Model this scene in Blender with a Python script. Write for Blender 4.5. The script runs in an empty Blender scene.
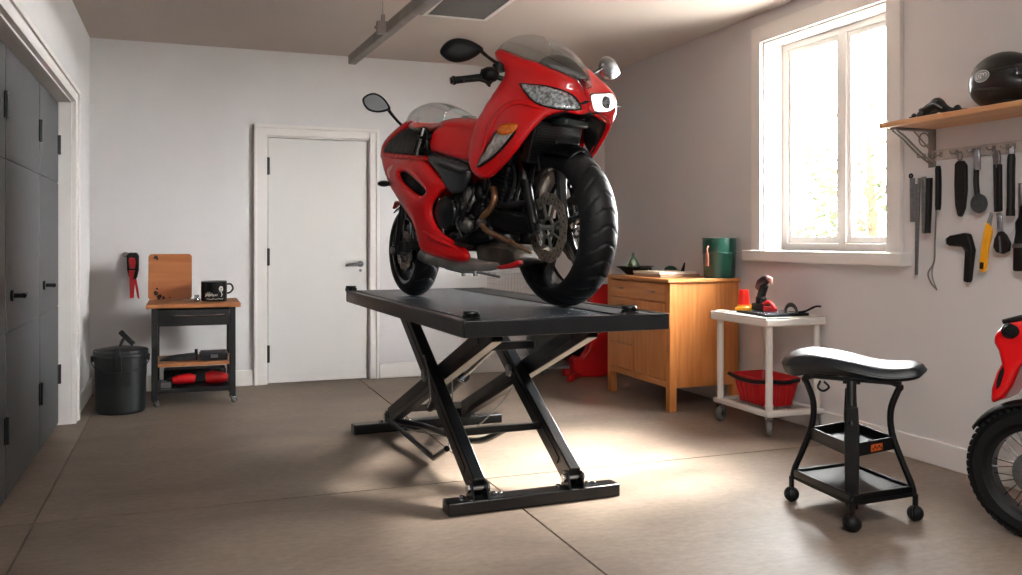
import bpy, bmesh, math, random
from mathutils import Vector, Matrix
from mathutils.geometry import delaunay_2d_cdt
random.seed(7)
SC = bpy.context.scene
COL = SC.collection
PI = math.pi

# ---------------------------------------------------------------- camera (level, lens shifted down)
CH, FL, TH, V0 = 1.19, 880.0, 0.356, 240.0
cS, cC = math.sin(TH), math.cos(TH)
cam_d = bpy.data.cameras.new('camera')
cam = bpy.data.objects.new('camera', cam_d); COL.objects.link(cam)
cam_d.sensor_width = 36; cam_d.lens = 36*FL/1022
cam_d.shift_y = -(287.5-V0)/1022
cam_d.clip_start = 0.02
cam.location = (0, 0, CH); cam.rotation_euler = (PI/2, 0, -TH)
SC.camera = cam

def ray(u, v):
    a = (u-511)/FL; b = -(v-V0)/FL
    return Vector((cS+a*cC, cC-a*cS, b))
def hit(u, v, ax, val):                      # where the sight line through a photo point meets x / y / z = val
    r = ray(u, v); o = Vector((0, 0, CH)); t = (val-o[ax])/r[ax]
    return o+r*t

# ---------------------------------------------------------------- room measurements (metres)
XL, XR, YB, ZC = -0.68, 3.73, 7.49, 2.75
YF = -1.6                                     # the open garage front behind the camera

# ---------------------------------------------------------------- materials
def lin(h):
    h = h.lstrip('#'); out = []
    for i in (0, 2, 4):
        c = int(h[i:i+2], 16)/255
        out.append(c/12.92 if c <= .04045 else ((c+.055)/1.055)**2.4)
    return (out[0], out[1], out[2], 1)
def mat(name, col, rough=.5, metal=0, coat=0, var=0, vscale=6, bump=0, bscale=80, stretch=None, spec=.5, col2=None, emit=None, estr=0, rvar=0):
    m = bpy.data.materials.new(name); m.use_nodes = True
    nt = m.node_tree; N = nt.nodes; L = nt.links; b = N['Principled BSDF']
    c = lin(col) if isinstance(col, str) else col
    b.inputs['Base Color'].default_value = c
    b.inputs['Roughness'].default_value = rough; b.inputs['Metallic'].default_value = metal
    b.inputs['Coat Weight'].default_value = coat; b.inputs['Coat Roughness'].default_value = .05
    b.inputs['Specular IOR Level'].default_value = spec
    if emit: b.inputs['Emission Color'].default_value = lin(emit); b.inputs['Emission Strength'].default_value = estr
    tc = N.new('ShaderNodeTexCoord'); mp = N.new('ShaderNodeMapping'); L.new(tc.outputs['Object'], mp.inputs['Vector'])
    if stretch: mp.inputs['Scale'].default_value = stretch
    if var or col2:
        n = N.new('ShaderNodeTexNoise'); n.inputs['Scale'].default_value = vscale; n.inputs['Detail'].default_value = 6
        L.new(mp.outputs['Vector'], n.inputs['Vector'])
        r = N.new('ShaderNodeValToRGB')
        c2 = lin(col2) if col2 else tuple(x*(1-var) for x in c[:3])+(1,)
        r.color_ramp.elements[0].position = .35; r.color_ramp.elements[1].position = .65
        r.color_ramp.elements[0].color = c2; r.color_ramp.elements[1].color = c
        L.new(n.outputs['Fac'], r.inputs['Fac']); L.new(r.outputs['Color'], b.inputs['Base Color'])
        if rvar:
            mr = N.new('ShaderNodeMapRange'); mr.inputs['To Min'].default_value = rough+rvar; mr.inputs['To Max'].default_value = max(.02, rough-rvar)
            L.new(n.outputs['Fac'], mr.inputs['Value']); L.new(mr.outputs['Result'], b.inputs['Roughness'])
    if bump:
        n2 = N.new('ShaderNodeTexNoise'); n2.inputs['Scale'].default_value = bscale; n2.inputs['Detail'].default_value = 4
        L.new(mp.outputs['Vector'], n2.inputs['Vector'])
        bp = N.new('ShaderNodeBump'); bp.inputs['Strength'].default_value = bump; bp.inputs['Distance'].default_value = .01
        L.new(n2.outputs['Fac'], bp.inputs['Height']); L.new(bp.outputs['Normal'], b.inputs['Normal'])
    return m
def clear_mat(name, tint, gloss=.12, keep=.85):
    m = bpy.data.materials.new(name); m.use_nodes = True
    nt = m.node_tree; N = nt.nodes; L = nt.links; N.remove(N['Principled BSDF'])
    out = N['Material Output']
    t = N.new('ShaderNodeBsdfTransparent'); t.inputs['Color'].default_value = tint
    g = N.new('ShaderNodeBsdfGlossy'); g.inputs['Roughness'].default_value = .06
    lw = N.new('ShaderNodeLayerWeight'); pw = N.new('ShaderNodeMath'); pw.operation = 'POWER'; pw.inputs[1].default_value = 4; L.new(lw.outputs['Facing'], pw.inputs[0])
    ad = N.new('ShaderNodeMath'); ad.operation = 'MULTIPLY_ADD'; ad.inputs[1].default_value = .6; ad.inputs[2].default_value = gloss; ad.use_clamp = True
    L.new(pw.outputs[0], ad.inputs[0])
    mx = N.new('ShaderNodeMixShader'); L.new(ad.outputs[0], mx.inputs['Fac'])
    L.new(t.outputs[0], mx.inputs[1]); L.new(g.outputs[0], mx.inputs[2]); L.new(mx.outputs[0], out.inputs['Surface'])
    return m

M = {}
M['wall'] = mat('wall_paint', '#dbdadb', .75, var=.03, vscale=2, bump=.04, bscale=160)
M['ceil'] = mat('ceiling_paint', '#cfc5be', .85, var=.03, vscale=1.5, bump=.05, bscale=120)
M['trim'] = mat('white_trim', '#e6e3e0', .4, bump=.02, bscale=30)
M['door_white'] = mat('door_white', '#d9d8d6', .42, bump=.02, bscale=25)
M['door_grey'] = mat('door_grey', '#505256', .45, var=.10, vscale=10, stretch=(6, 6, .4), bump=.05, bscale=60)
M['groove'] = mat('groove_dark', '#3a3c40', .6)
M['black'] = mat('black_metal', '#07090b', .30, metal=.1, spec=.35, bump=.015, bscale=200)
M['blackp'] = mat('black_plastic', '#090a0c', .5, spec=.3, bump=.04, bscale=250)
M['frame'] = mat('lift_steel', '#0a0e12', .28, metal=.1, coat=.25, spec=.35, var=.25, vscale=9, bump=.02, bscale=120)
M['rubber'] = mat('rubber', '#090b0d', .55, spec=.3, bump=.06, bscale=220)
M['red'] = mat('red_paint', '#cc0209', .32, coat=.85, spec=.25)
M['redp'] = mat('red_plastic', '#b80c14', .4, var=.08, bump=.02)
M['chrome'] = mat('chrome', '#b8bcc0', .18, metal=1, rvar=.06, var=.15, vscale=20)
M['steel'] = mat('brushed_steel', '#8f9193', .35, metal=.9, var=.25, vscale=14, stretch=(1, 1, 5))
M['rail'] = mat('galvanised', '#97928d', .4, metal=.35, var=.25, vscale=10)
M['alu'] = mat('cast_aluminium', '#8b8a86', .42, metal=.8, var=.3, vscale=22, bump=.1, bscale=90)
M['bronze'] = mat('bronzed_pipe', '#a0785a', .35, metal=.85, var=.35, vscale=16)
M['engine'] = mat('engine_metal', '#1e2023', .42, metal=.6, var=.5, vscale=18, bump=.2, bscale=60)
M['white'] = mat('white_plastic', '#dedad4', .45, var=.03)
M['orange'] = mat('orange_lens', '#f07818', .2, coat=.6, var=.35, vscale=60)
M['yellow'] = mat('yellow_plastic', '#e8a20c', .4)
M['green'] = mat('green_metal', '#12463a', .3, metal=.2, coat=.4, var=.2, vscale=7)
M['label'] = mat('pale_marking', '#c9c9c6', .6, var=.3, vscale=90)
M['whitepaint'] = mat('white_paint', '#e2dedb', .4, coat=.3)
M['leather'] = mat('black_vinyl', '#11171c', .36, spec=.4, var=.2, vscale=10, bump=.12, bscale=300)
M['lens'] = mat('headlamp_reflector', '#f2f4f6', .22, metal=.35, coat=.6, var=.9, vscale=70, bump=.5, bscale=70)
M['glass'] = clear_mat('window_glass', (.97, .98, .98, 1), .02)
M['shield'] = clear_mat('tinted_screen', (.93, .95, .95, 1), .13)
M['lensclear'] = clear_mat('clear_lens', (.95, .97, .98, 1), .1)
M['mirror'] = mat('mirror_glass', '#9aa0a4', .06, metal=1)
M['greenglass'] = mat('green_glass', '#1c4a30', .08, coat=1, spec=.9)
def wood(name, a, b, axis=1, sc=4, rough=.45):
    m = bpy.data.materials.new(name); m.use_nodes = True
    nt = m.node_tree; N = nt.nodes; L = nt.links; bs = N['Principled BSDF']
    tc = N.new('ShaderNodeTexCoord'); mp = N.new('ShaderNodeMapping'); L.new(tc.outputs['Object'], mp.inputs['Vector'])
    s = [sc*5]*3; s[axis] = sc*.35; mp.inputs['Scale'].default_value = s
    n = N.new('ShaderNodeTexNoise'); n.inputs['Scale'].default_value = 1.6; n.inputs['Detail'].default_value = 7; n.inputs['Distortion'].default_value = .5
    L.new(mp.outputs['Vector'], n.inputs['Vector'])
    r = N.new('ShaderNodeValToRGB'); r.color_ramp.elements[0].position = .32; r.color_ramp.elements[1].position = .7
    r.color_ramp.elements[0].color = lin(b); r.color_ramp.elements[1].color = lin(a)
    L.new(n.outputs['Fac'], r.inputs['Fac']); L.new(r.outputs['Color'], bs.inputs['Base Color'])
    bs.inputs['Roughness'].default_value = rough
    bp = N.new('ShaderNodeBump'); bp.inputs['Strength'].default_value = .08; bp.inputs['Distance'].default_value = .01
    L.new(n.outputs['Fac'], bp.inputs['Height']); L.new(bp.outputs['Normal'], bs.inputs['Normal'])
    return m
M['wood_z'] = wood('beech_upright', '#c98549', '#b06c34', 2)
M['wood_y'] = wood('beech_along', '#cd8c50', '#b4733b', 1)
M['wood_x'] = wood('oak_top', '#b97c50', '#98603a', 0)
M['pine_y'] = wood('pine_shelf', '#d3a276', '#b98358', 1)
M['board'] = wood('chopping_board_wood', '#b06f41', '#9a5c33', 0, 2.5, .5)

# ---------------------------------------------------------------- mesh builder
class MB:
    def __init__(s): s.bm = bmesh.new()
    def add(s, verts, faces):
        vs = [s.bm.verts.new(v) for v in verts]
        for f in faces:
            try: s.bm.faces.new([vs[i] for i in f])
            except ValueError: pass
        return s
    def box(s, c, d, rot=None):
        c = Vector(c); x, y, z = d[0]/2, d[1]/2, d[2]/2
        vs = [Vector((a*x, b*y, e*z)) for a in (-1, 1) for b in (-1, 1) for e in (-1, 1)]
        if rot is not None: vs = [rot @ v for v in vs]
        return s.add([c+v for v in vs], [(0, 1, 3, 2), (4, 6, 7, 5), (0, 4, 5, 1), (2, 3, 7, 6), (0, 2, 6, 4), (1, 5, 7, 3)])
    def span(s, a, b):
        return s.box([(p+q)/2 for p, q in zip(a, b)], [abs(p-q) for p, q in zip(a, b)])
    def beam(s, a, b, w, h, up=(0, 0, 1)):          # rectangular bar from a to b: w across, h along up
        a, b = Vector(a), Vector(b); d = (b-a); l = d.length; d.normalize()
        sd = d.cross(Vector(up)).normalized(); u2 = sd.cross(d)
        rot = Matrix((d, sd, u2)).transposed()
        return s.box((a+b)/2, (l, w, h), rot)
    def tube(s, pts, r, seg=12, cap=True, closed=False, flat=1):
        pts = [Vector(p) for p in pts]; n = len(pts)
        rs = r if isinstance(r, (list, tuple)) else [r]*n
        tg = []
        for i in range(n):
            if closed: t = pts[(i+1) % n]-pts[i-1]
            else: t = pts[min(i+1, n-1)]-pts[max(i-1, 0)]
            tg.append(t.normalized())
        ref = Vector((0, 0, 1)) if abs(tg[0].z) < .9 else Vector((1, 0, 0))
        nx = tg[0].cross(ref).normalized(); rings = []
        for i in range(n):
            nx = (nx-tg[i]*nx.dot(tg[i])).normalized(); ny = tg[i].cross(nx)
            rings.append([pts[i]+(nx*math.cos(2*PI*k/seg)+ny*math.sin(2*PI*k/seg)*flat)*rs[i] for k in range(seg)])
        vs = [v for g in rings for v in g]; fs = []
        m = n if closed else n-1
        for i in range(m):
            j = (i+1) % n
            for k in range(seg):
                fs.append((i*seg+k, i*seg+(k+1) % seg, j*seg+(k+1) % seg, j*seg+k))
        if cap and not closed:
            fs.append(tuple(range(seg))[::-1]); fs.append(tuple((n-1)*seg+k for k in range(seg)))
        return s.add(vs, fs)
    def lathe(s, prof, c=(0, 0, 0), axis=(0, 0, 1), seg=32, a0=0, a1=2*PI, sx=1, sy=1):   # prof: (radius, height)
        c = Vector(c); ax = Vector(axis).normalized()
        ref = Vector((0, 0, 1)) if abs(ax.z) < .9 else Vector((1, 0, 0))
        e1 = ref.cross(ax).normalized(); e2 = ax.cross(e1)
        full = abs(a1-a0-2*PI) < 1e-6; cnt = seg if full else seg+1
        vs = []; fs = []
        for k in range(cnt):
            a = a0+(a1-a0)*k/seg
            for (r, h) in prof: vs.append(c+ax*h+(e1*math.cos(a)*sx+e2*math.sin(a)*sy)*max(r, 1e-4))
        p = len(prof)
        for k in range(seg):
            k2 = (k+1) % cnt
            for i in range(p-1): fs.append((k*p+i, k2*p+i, k2*p+i+1, k*p+i+1))
        return s.add(vs, fs)
    def cyl(s, a, b, r, r2=None, seg=20):
        a, b = Vector(a), Vector(b); l = (b-a).length; r2 = r if r2 is None else r2
        return s.lathe([(0, 0), (r, 0), (r2, l), (0, l)], a, b-a, seg)
    def ball(s, c, r, seg=20, sc=(1, 1, 1), rot=None):
        vs = []; fs = []; n = seg//2; c = Vector(c)
        for i in range(n+1):
            ph = PI*i/n
            for k in range(seg):
                a = 2*PI*k/seg; v = Vector((math.sin(ph)*math.cos(a)*sc[0], math.sin(ph)*math.sin(a)*sc[1], math.cos(ph)*sc[2]))*r
                vs.append(c+(rot @ v if rot is not None else v))
        for i in range(n):
            for k in range(seg): fs.append((i*seg+k, (i+1)*seg+k, (i+1)*seg+(k+1) % seg, i*seg+(k+1) % seg))
        return s.add(vs, fs)
    def prism(s, pts, vec):                          # planar outline extruded along vec
        pts = [Vector(p) for p in pts]; v = Vector(vec); n = len(pts)
        return s.add(pts+[p+v for p in pts], [tuple(range(n))[::-1], tuple(range(n, 2*n))]+[(i, (i+1) % n, n+(i+1) % n, n+i) for i in range(n)])
    def torus(s, c, R, r, axis=(0, 0, 1), seg=40, rs=10, sx=1, sy=1):
        prof = [(R+r*math.cos(2*PI*k/rs), r*math.sin(2*PI*k/rs)) for k in range(rs+1)]
        return s.lathe(prof, c, axis, seg, sx=sx, sy=sy)
    def build(s, name, m, parent=None, bevel=0, smooth=35, bseg=2, sub=0, solid=0, merge=1e-5):
        bm = s.bm
        bmesh.ops.remove_doubles(bm, verts=bm.verts, dist=merge)
        bmesh.ops.dissolve_degenerate(bm, dist=1e-6, edges=bm.edges)
        bmesh.ops.recalc_face_normals(bm, faces=bm.faces)
        q = parent; T = Matrix.Identity(4); local = False
        while q is not None:
            if not q.get('_w', 1): local = True
            T = q.matrix_basis @ T; q = q.parent
        if parent is not None and not local: bm.transform(T.inverted())
        me = bpy.data.meshes.new(name); bm.to_mesh(me); bm.free()
        if smooth:
            for p in me.polygons: p.use_smooth = True
            me.set_sharp_from_angle(angle=math.radians(smooth))
        ms = m if isinstance(m, (list, tuple)) else [m]
        for x in ms: me.materials.append(M[x] if isinstance(x, str) else x)
        o = bpy.data.objects.new(name, me); COL.objects.link(o)
        if parent is not None: o.parent = parent
        if solid:
            d = o.modifiers.new('solid', 'SOLIDIFY'); d.thickness = solid; d.offset = 0
        if sub:
            d = o.modifiers.new('sub', 'SUBSURF'); d.levels = sub; d.render_levels = sub
        if bevel:
            d = o.modifiers.new('bevel', 'BEVEL'); d.width = bevel; d.segments = bseg; d.limit_method = 'ANGLE'; d.angle_limit = math.radians(40)
        return o
def thing(name, label, cat, loc=(0, 0, 0), rz=0, group=None):
    o = bpy.data.objects.new(name, None); COL.objects.link(o); o.empty_display_size = .1
    o.matrix_basis = Matrix.Translation(Vector(loc)) @ Matrix.Rotation(rz, 4, 'Z')
    o['label'] = label; o['category'] = cat
    if group: o['group'] = group
    return o
def tag(o, label, cat, group=None, kind=None):
    o['label'] = label; o['category'] = cat
    if group: o['group'] = group
    if kind: o['kind'] = kind
    return o
def recentre(o):                                     # puts a single-mesh thing's origin at its base
    vs = [v.co for v in o.data.vertices]
    c = Vector(((min(v.x for v in vs)+max(v.x for v in vs))/2, (min(v.y for v in vs)+max(v.y for v in vs))/2, min(v.z for v in vs)))
    o.data.transform(Matrix.Translation(-c)); o.location = c
    return o
def struct(o, label=None):
    o['kind'] = 'structure'
    if label: o['label'] = label
    return o
def kid_label(o, l): o['label'] = l; return o
def smoothpts(pts, n=6, closed=False):               # Catmull-Rom through points
    pts = [Vector(p) for p in pts]; N = len(pts); out = []
    rng = range(N if closed else N-1)
    for i in rng:
        p1 = pts[i]; p2 = pts[(i+1) % N]
        p0 = pts[i-1] if (closed or i > 0) else p1*2-p2
        p3 = pts[(i+2) % N] if (closed or i+2 < N) else p2*2-p1
        for k in range(n):
            t = k/n
            out.append(.5*((2*p1)+(p2-p0)*t+(2*p0-5*p1+4*p2-p3)*t*t+(3*p1-p0-3*p2+p3)*t**3))
    if not closed: out.append(pts[-1])
    return out
SKY, SUN, SUNDIR, EXPO, FILL = 62.0, 46, (-1, -.10, -.93), 0.75, 33
# ================================================================ ROOM
def floor_mat():
    m = bpy.data.materials.new('polished_concrete'); m.use_nodes = True
    nt = m.node_tree; N = nt.nodes; L = nt.links; b = N['Principled BSDF']
    tc = N.new('ShaderNodeTexCoord')
    mp = N.new('ShaderNodeMapping'); mp.inputs['Scale'].default_value = (1.0, 1.7, 1); L.new(tc.outputs['Object'], mp.inputs['Vector'])
    n1 = N.new('ShaderNodeTexNoise'); n1.inputs['Scale'].default_value = 1.3; n1.inputs['Detail'].default_value = 8; n1.inputs['Roughness'].default_value = .6; n1.inputs['Distortion'].default_value = .6
    n2 = N.new('ShaderNodeTexNoise'); n2.inputs['Scale'].default_value = 22; n2.inputs['Detail'].default_value = 6; n2.inputs['Roughness'].default_value = .65
    L.new(mp.outputs['Vector'], n1.inputs['Vector']); L.new(mp.outputs['Vector'], n2.inputs['Vector'])
    r1 = N.new('ShaderNodeValToRGB'); e = r1.color_ramp.elements
    e[0].position = .30; e[0].color = lin('#72645a'); e[1].position = .70; e[1].color = lin('#98887a')
    L.new(n1.outputs['Fac'], r1.inputs['Fac'])
    r2 = N.new('ShaderNodeValToRGB'); e = r2.color_ramp.elements
    e[0].position = .3; e[0].color = (.60, .60, .60, 1); e[1].position = .7; e[1].color = (1, 1, 1, 1)
    L.new(n2.outputs['Fac'], r2.inputs['Fac'])
    mx = N.new('ShaderNodeMixRGB'); mx.blend_type = 'MULTIPLY'; mx.inputs[0].default_value = .8
    L.new(r1.outputs[0], mx.inputs[1]); L.new(r2.outputs[0], mx.inputs[2]); L.new(mx.outputs[0], b.inputs['Base Color'])
    mr = N.new('ShaderNodeMapRange'); mr.inputs['To Min'].default_value = .34; mr.inputs['To Max'].default_value = .52
    L.new(n1.outputs['Fac'], mr.inputs['Value']); L.new(mr.outputs[0], b.inputs['Roughness'])
    bp = N.new('ShaderNodeBump'); bp.inputs['Strength'].default_value = .12; bp.inputs['Distance'].default_value = .004
    L.new(n2.outputs['Fac'], bp.inputs['Height']); L.new(bp.outputs[0], b.inputs['Normal'])
    b.inputs['Specular IOR Level'].default_value = .4
    return m
M['floor'] = floor_mat()
M['joint'] = mat('joint_shadow', '#4a4038', .8)
# floor slabs with saw-cut joints between them
jx = [XL-.6, hit(66, 463, 2, 0).x, hit(404, 414.5, 2, 0).x, XR+.4]
jy = [YF, hit(60, 521, 2, 0).y, YB+.3]
f = MB()
g = .009
for i in range(3):
    for j in range(2):
        f.span((jx[i]+g/2, jy[j]+g/2, -.06), (jx[i+1]-g/2, jy[j+1]-g/2, 0))
f.span((jx[0], jy[0], -.1), (jx[3], jy[2], -.012))
struct(f.build('floor', 'floor', smooth=0))
struct(MB().span((XL-.4, YF, ZC), (XR+.4, YB+.2, ZC+.12)).build('ceiling', 'ceil', smooth=0))
# left wall with the closet opening
OY0, OY1, OZ = 2.2, 6.33, 2.09
w = MB()
w.span((XL-.15, OY1, 0), (XL, YB+.15, ZC)); w.span((XL-.15, YF, 0), (XL, OY0, ZC)); w.span((XL-.15, OY0, OZ), (XL, OY1, ZC))
struct(w.build('wall_left', 'wall', smooth=0))
# back wall with the doorway
DX0, DX1, DZ = .635, 1.49, 2.05
w = MB()
w.span((XL, YB, 0), (DX0, YB+.15, ZC)); w.span((DX1, YB, 0), (XR, YB+.15, ZC)); w.span((DX0, YB, DZ), (DX1, YB+.15, ZC))
struct(w.build('wall_back', 'wall', smooth=0))
# right wall with the window opening
WY0, WY1, WZ0, WZ1 = 3.905, 5.06, 1.12, 2.545
w = MB()
w.span((XR, YF, 0), (XR+.26, WY0, ZC)); w.span((XR, WY1, 0), (XR+.26, YB+.15, ZC))
w.span((XR, WY0, 0), (XR+.26, WY1, WZ0)); w.span((XR, WY0, WZ1), (XR+.26, WY1, ZC))
struct(w.build('wall_right', 'wall', smooth=0))
def board(name, a, b):
    o = MB().span(a, b).build(name, 'trim', bevel=.006); return struct(o)
board('baseboard_left', (XL, 6.5, 0), (XL+.018, YB, .13))
b = MB(); b.span((XL+.018, YB-.018, 0), (DX0-.105, YB, .13)); b.span((DX1+.085, YB-.018, 0), (XR-.018, YB, .13))
struct(b.build('baseboard_back', 'trim', bevel=.006))
board('baseboard_right', (XR-.018, YF, 0), (XR, YB, .13))
# casing of the closet opening
b = MB(); t = .025
b.span((XL, OY1, 0), (XL+t, OY1+.15, OZ+.08)); b.span((XL, OY0-.15, 0), (XL+t, OY0, OZ+.08)); b.span((XL, OY0, OZ), (XL+t, OY1, OZ+.08))
b.span((XL, OY0-.16, OZ+.06), (XL+t+.012, OY1+.16, OZ+.085)); b.span((XL+t, OY1+.105, 0), (XL+t+.01, OY1+.155, OZ+.08))
struct(b.build('trim_1', 'trim', bevel=.006))
b = MB()   # jamb lining
b.span((XL-.15, OY1-.012, 0), (XL, OY1, OZ)); b.span((XL-.15, OY0, OZ-.012), (XL, OY1, OZ)); b.span((XL-.15, OY0, 0), (XL, OY0+.012, OZ))
struct(b.build('trim_2', 'trim', smooth=0))
# closet doors: four leaves
leaf = [(OY0+.014, 3.47), (3.48, 4.52), (4.53, 5.53), (5.54, OY1-.02)]
DXF = XL-.075
for i, (y0, y1) in enumerate(leaf):
    m_ = MB(); gap = .006
    for (z0, z1) in ((.015, .765), (.771, 1.552), (1.558, OZ-.018)):
        m_.span((DXF-.035, y0+.002, z0), (DXF, y1-.002, z1))
    m_.span((DXF-.034, y0+.003, .02), (DXF-.006, y1-.003, OZ-.02))
    d = struct(m_.build('door_%d' % (i+2), 'door_grey', bevel=.003))
    hy = y1-.012
    for hz in (.33, 1.80):
        h = MB(); h.span((DXF, hy-.02, hz-.06), (DXF+.006, hy+.008, hz+.06)); h.cyl((DXF+.008, hy+.004, hz-.062), (DXF+.008, hy+.004, hz+.062), .009)
        h.build('hinge', 'black', d)
    yy = y0+.13; zz = .93
    h = MB(); h.cyl((DXF, yy, zz), (DXF+.012, yy, zz), .027); h.cyl((DXF+.01, yy, zz), (DXF+.055, yy, zz), .011)
    h.tube([(DXF+.055, yy-.012, zz), (DXF+.056, yy+.03, zz+.002), (DXF+.055, yy+.09, zz+.006), (DXF+.05, yy+.135, zz+.004)], [.012, .013, .011, .008], flat=1)
    h.build('handle', 'black', d)
# closet interior back, with ends and top added to stop sky light leaking in
b = MB(); b.span((DXF-.6, OY0-.1, -.02), (DXF-.58, OY1+.1, OZ+.12)); b.span((DXF-.58, OY0-.1, -.02), (XL-.15, OY0-.08, OZ+.12)); b.span((DXF-.58, OY1+.08, -.02), (XL-.15, OY1+.1, OZ+.12)); b.span((DXF-.58, OY0-.08, OZ+.1), (XL-.15, OY1+.08, OZ+.12))
struct(b.build('wall_closet', 'wall', smooth=0))
# white door
b = MB(); c0, c1 = DX0-.095, DX1+.075
b.span((c0, YB-.022, 0), (DX0, YB, DZ+.08)); b.span((DX1, YB-.022, 0), (c1, YB, DZ+.08)); b.span((DX0, YB-.022, DZ), (DX1, YB, DZ+.08))
b.span((c0-.004, YB-.032, 0), (c0+.022, YB, DZ+.085)); b.span((c1-.022, YB-.032, 0), (c1+.004, YB, DZ+.085)); b.span((c0-.004, YB-.032, DZ+.06), (c1+.004, YB, DZ+.085))
struct(b.build('trim_3', 'trim', bevel=.005))
b = MB(); b.span((DX0, YB, 0), (DX0+.012, YB+.15, DZ)); b.span((DX1-.012, YB, 0), (DX1, YB+.15, DZ)); b.span((DX0, YB, DZ-.012), (DX1, YB+.15, DZ))
b.span((DX0+.012, YB+.055, 0), (DX0+.03, YB+.15, DZ)); b.span((DX1-.03, YB+.055, 0), (DX1-.012, YB+.15, DZ)); b.span((DX0, YB+.055, DZ-.03), (DX1, YB+.15, DZ))
struct(b.build('trim_4', 'trim', smooth=0))
d = struct(MB().span((DX0+.017, YB+.012, .008), (DX1-.018, YB+.052, DZ-.017)).build('door_1', 'door_white', bevel=.002))
for hz in (.25, 1.05, 1.80):
    h = MB(); h.span((DX0+.013, YB+.004, hz-.07), (DX0+.03, YB+.014, hz+.07)); h.cyl((DX0+.016, YB+.002, hz-.072), (DX0+.016, YB+.002, hz+.072), .008)
    h.build('hinge', 'black', d)
p = hit(358, 264, 1, YB+.012); hx, hz = DX1-.075, p.z
h = MB(); h.cyl((hx, YB+.012, hz), (hx, YB+.002, hz), .027); h.cyl((hx, YB+.005, hz), (hx, YB-.045, hz), .011)
h.tube([(hx+.012, YB-.045, hz), (hx-.03, YB-.047, hz+.002), (hx-.08, YB-.045, hz), (hx-.13, YB-.04, hz-.004)], [.011, .012, .010, .008])
h.cyl((hx, YB+.012, hz-.055), (hx, YB+.004, hz-.055), .012)
h.build('handle', 'steel', d)
# window: casing, sill, frame, mullion, panes
b = MB(); t = .03; y0, y1 = WY0-.105, WY1+.10
b.span((XR-t, y0, WZ0-.01), (XR, WY0, WZ1+.11)); b.span((XR-t, WY1, WZ0-.01), (XR, y1, WZ1+.11)); b.span((XR-t, WY0, WZ1), (XR, WY1, WZ1+.11))
struct(b.build('trim_5', 'trim', bevel=.005))
wn = struct(MB().span((XR-.075, y0-.05, WZ0-.075), (XR+.24, y1+.045, WZ0)).build('trim_6', 'trim', bevel=.008))
b = MB(); x0, x1 = XR, XR+.2
b.span((x0, WY0, WZ0), (x1, WY0+.012, WZ1)); b.span((x0, WY1-.012, WZ0), (x1, WY1, WZ1)); b.span((x0, WY0, WZ1-.012), (x1, WY1, WZ1))
struct(b.build('trim_7', 'trim', smooth=0))
FX = XR+.15; fw = .045; ym = (WY0+WY1)/2-.02
b = MB()
b.span((FX, WY0+.012, WZ0), (FX+.07, WY0+.012+fw, WZ1-.012)); b.span((FX, WY1-.012-fw, WZ0), (FX+.07, WY1-.012, WZ1-.012))
qa, qb = WY0+.012+fw, WY1-.012-fw
for (u0, u1) in ((qa, ym-.032), (ym+.032, qb)):
    b.span((FX, u0, WZ0), (FX+.07, u1, WZ0+.05)); b.span((FX, u0, WZ1-.055), (FX+.07, u1, WZ1-.012))
b.span((FX, ym-.032, WZ0), (FX+.07, ym+.032, WZ1-.012))
w1 = struct(b.build('window_1', 'whitepaint', bevel=.004))
for (a, c) in ((WY0+.012+fw, ym-.032), (ym+.032, WY1-.012-fw)):
    s = MB(); q = .032
    s.span((FX+.015, a, WZ0+.05), (FX+.055, a+q, WZ1-.055)); s.span((FX+.015, c-q, WZ0+.05), (FX+.055, c, WZ1-.055))
    s.span((FX+.015, a+q, WZ0+.05), (FX+.055, c-q, WZ0+.05+q+.01)); s.span((FX+.015, a+q, WZ1-.055-q), (FX+.055, c-q, WZ1-.055))
    sh = s.build('sash', 'whitepaint', w1, bevel=.004)
    MB().span((FX+.031, a+q, WZ0+.09), (FX+.037, c-q, WZ1-.085)).build('pane', 'glass', sh, smooth=0)
# ceiling grille
px0, px1, py0, py1 = 1.53, 2.0, 4.95, 5.88
vt = thing('ceiling_grille', 'grey louvred ceiling grille in a white frame above the red motorcycle', 'ceiling vent', ((px0+px1)/2, (py0+py1)/2, ZC))
b = MB(); q = .03
b.span((px0, py0, ZC-.018), (px0+q, py1, ZC)); b.span((px1-q, py0, ZC-.018), (px1, py1, ZC)); b.span((px0+q, py0, ZC-.018), (px1-q, py0+q, ZC)); b.span((px0+q, py1-q, ZC-.018), (px1-q, py1, ZC))
b.build('frame', 'trim', vt, bevel=.004)
M['grille'] = mat('grille_grey', '#3f3c3a', .6, metal=.2)
b = MB(); b.span((px0+q, py0+q, ZC-.004), (px1-q, py1-q, ZC))
n = 42
for i in range(n):
    yy = py0+q+(py1-py0-2*q)*(i+.5)/n
    b.box(((px0+px1)/2, yy, ZC-.009), (px1-px0-2*q, .003, .014), Matrix.Rotation(.6, 3, 'X'))
b.build('louvre', 'grille', vt, smooth=0)
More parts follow.
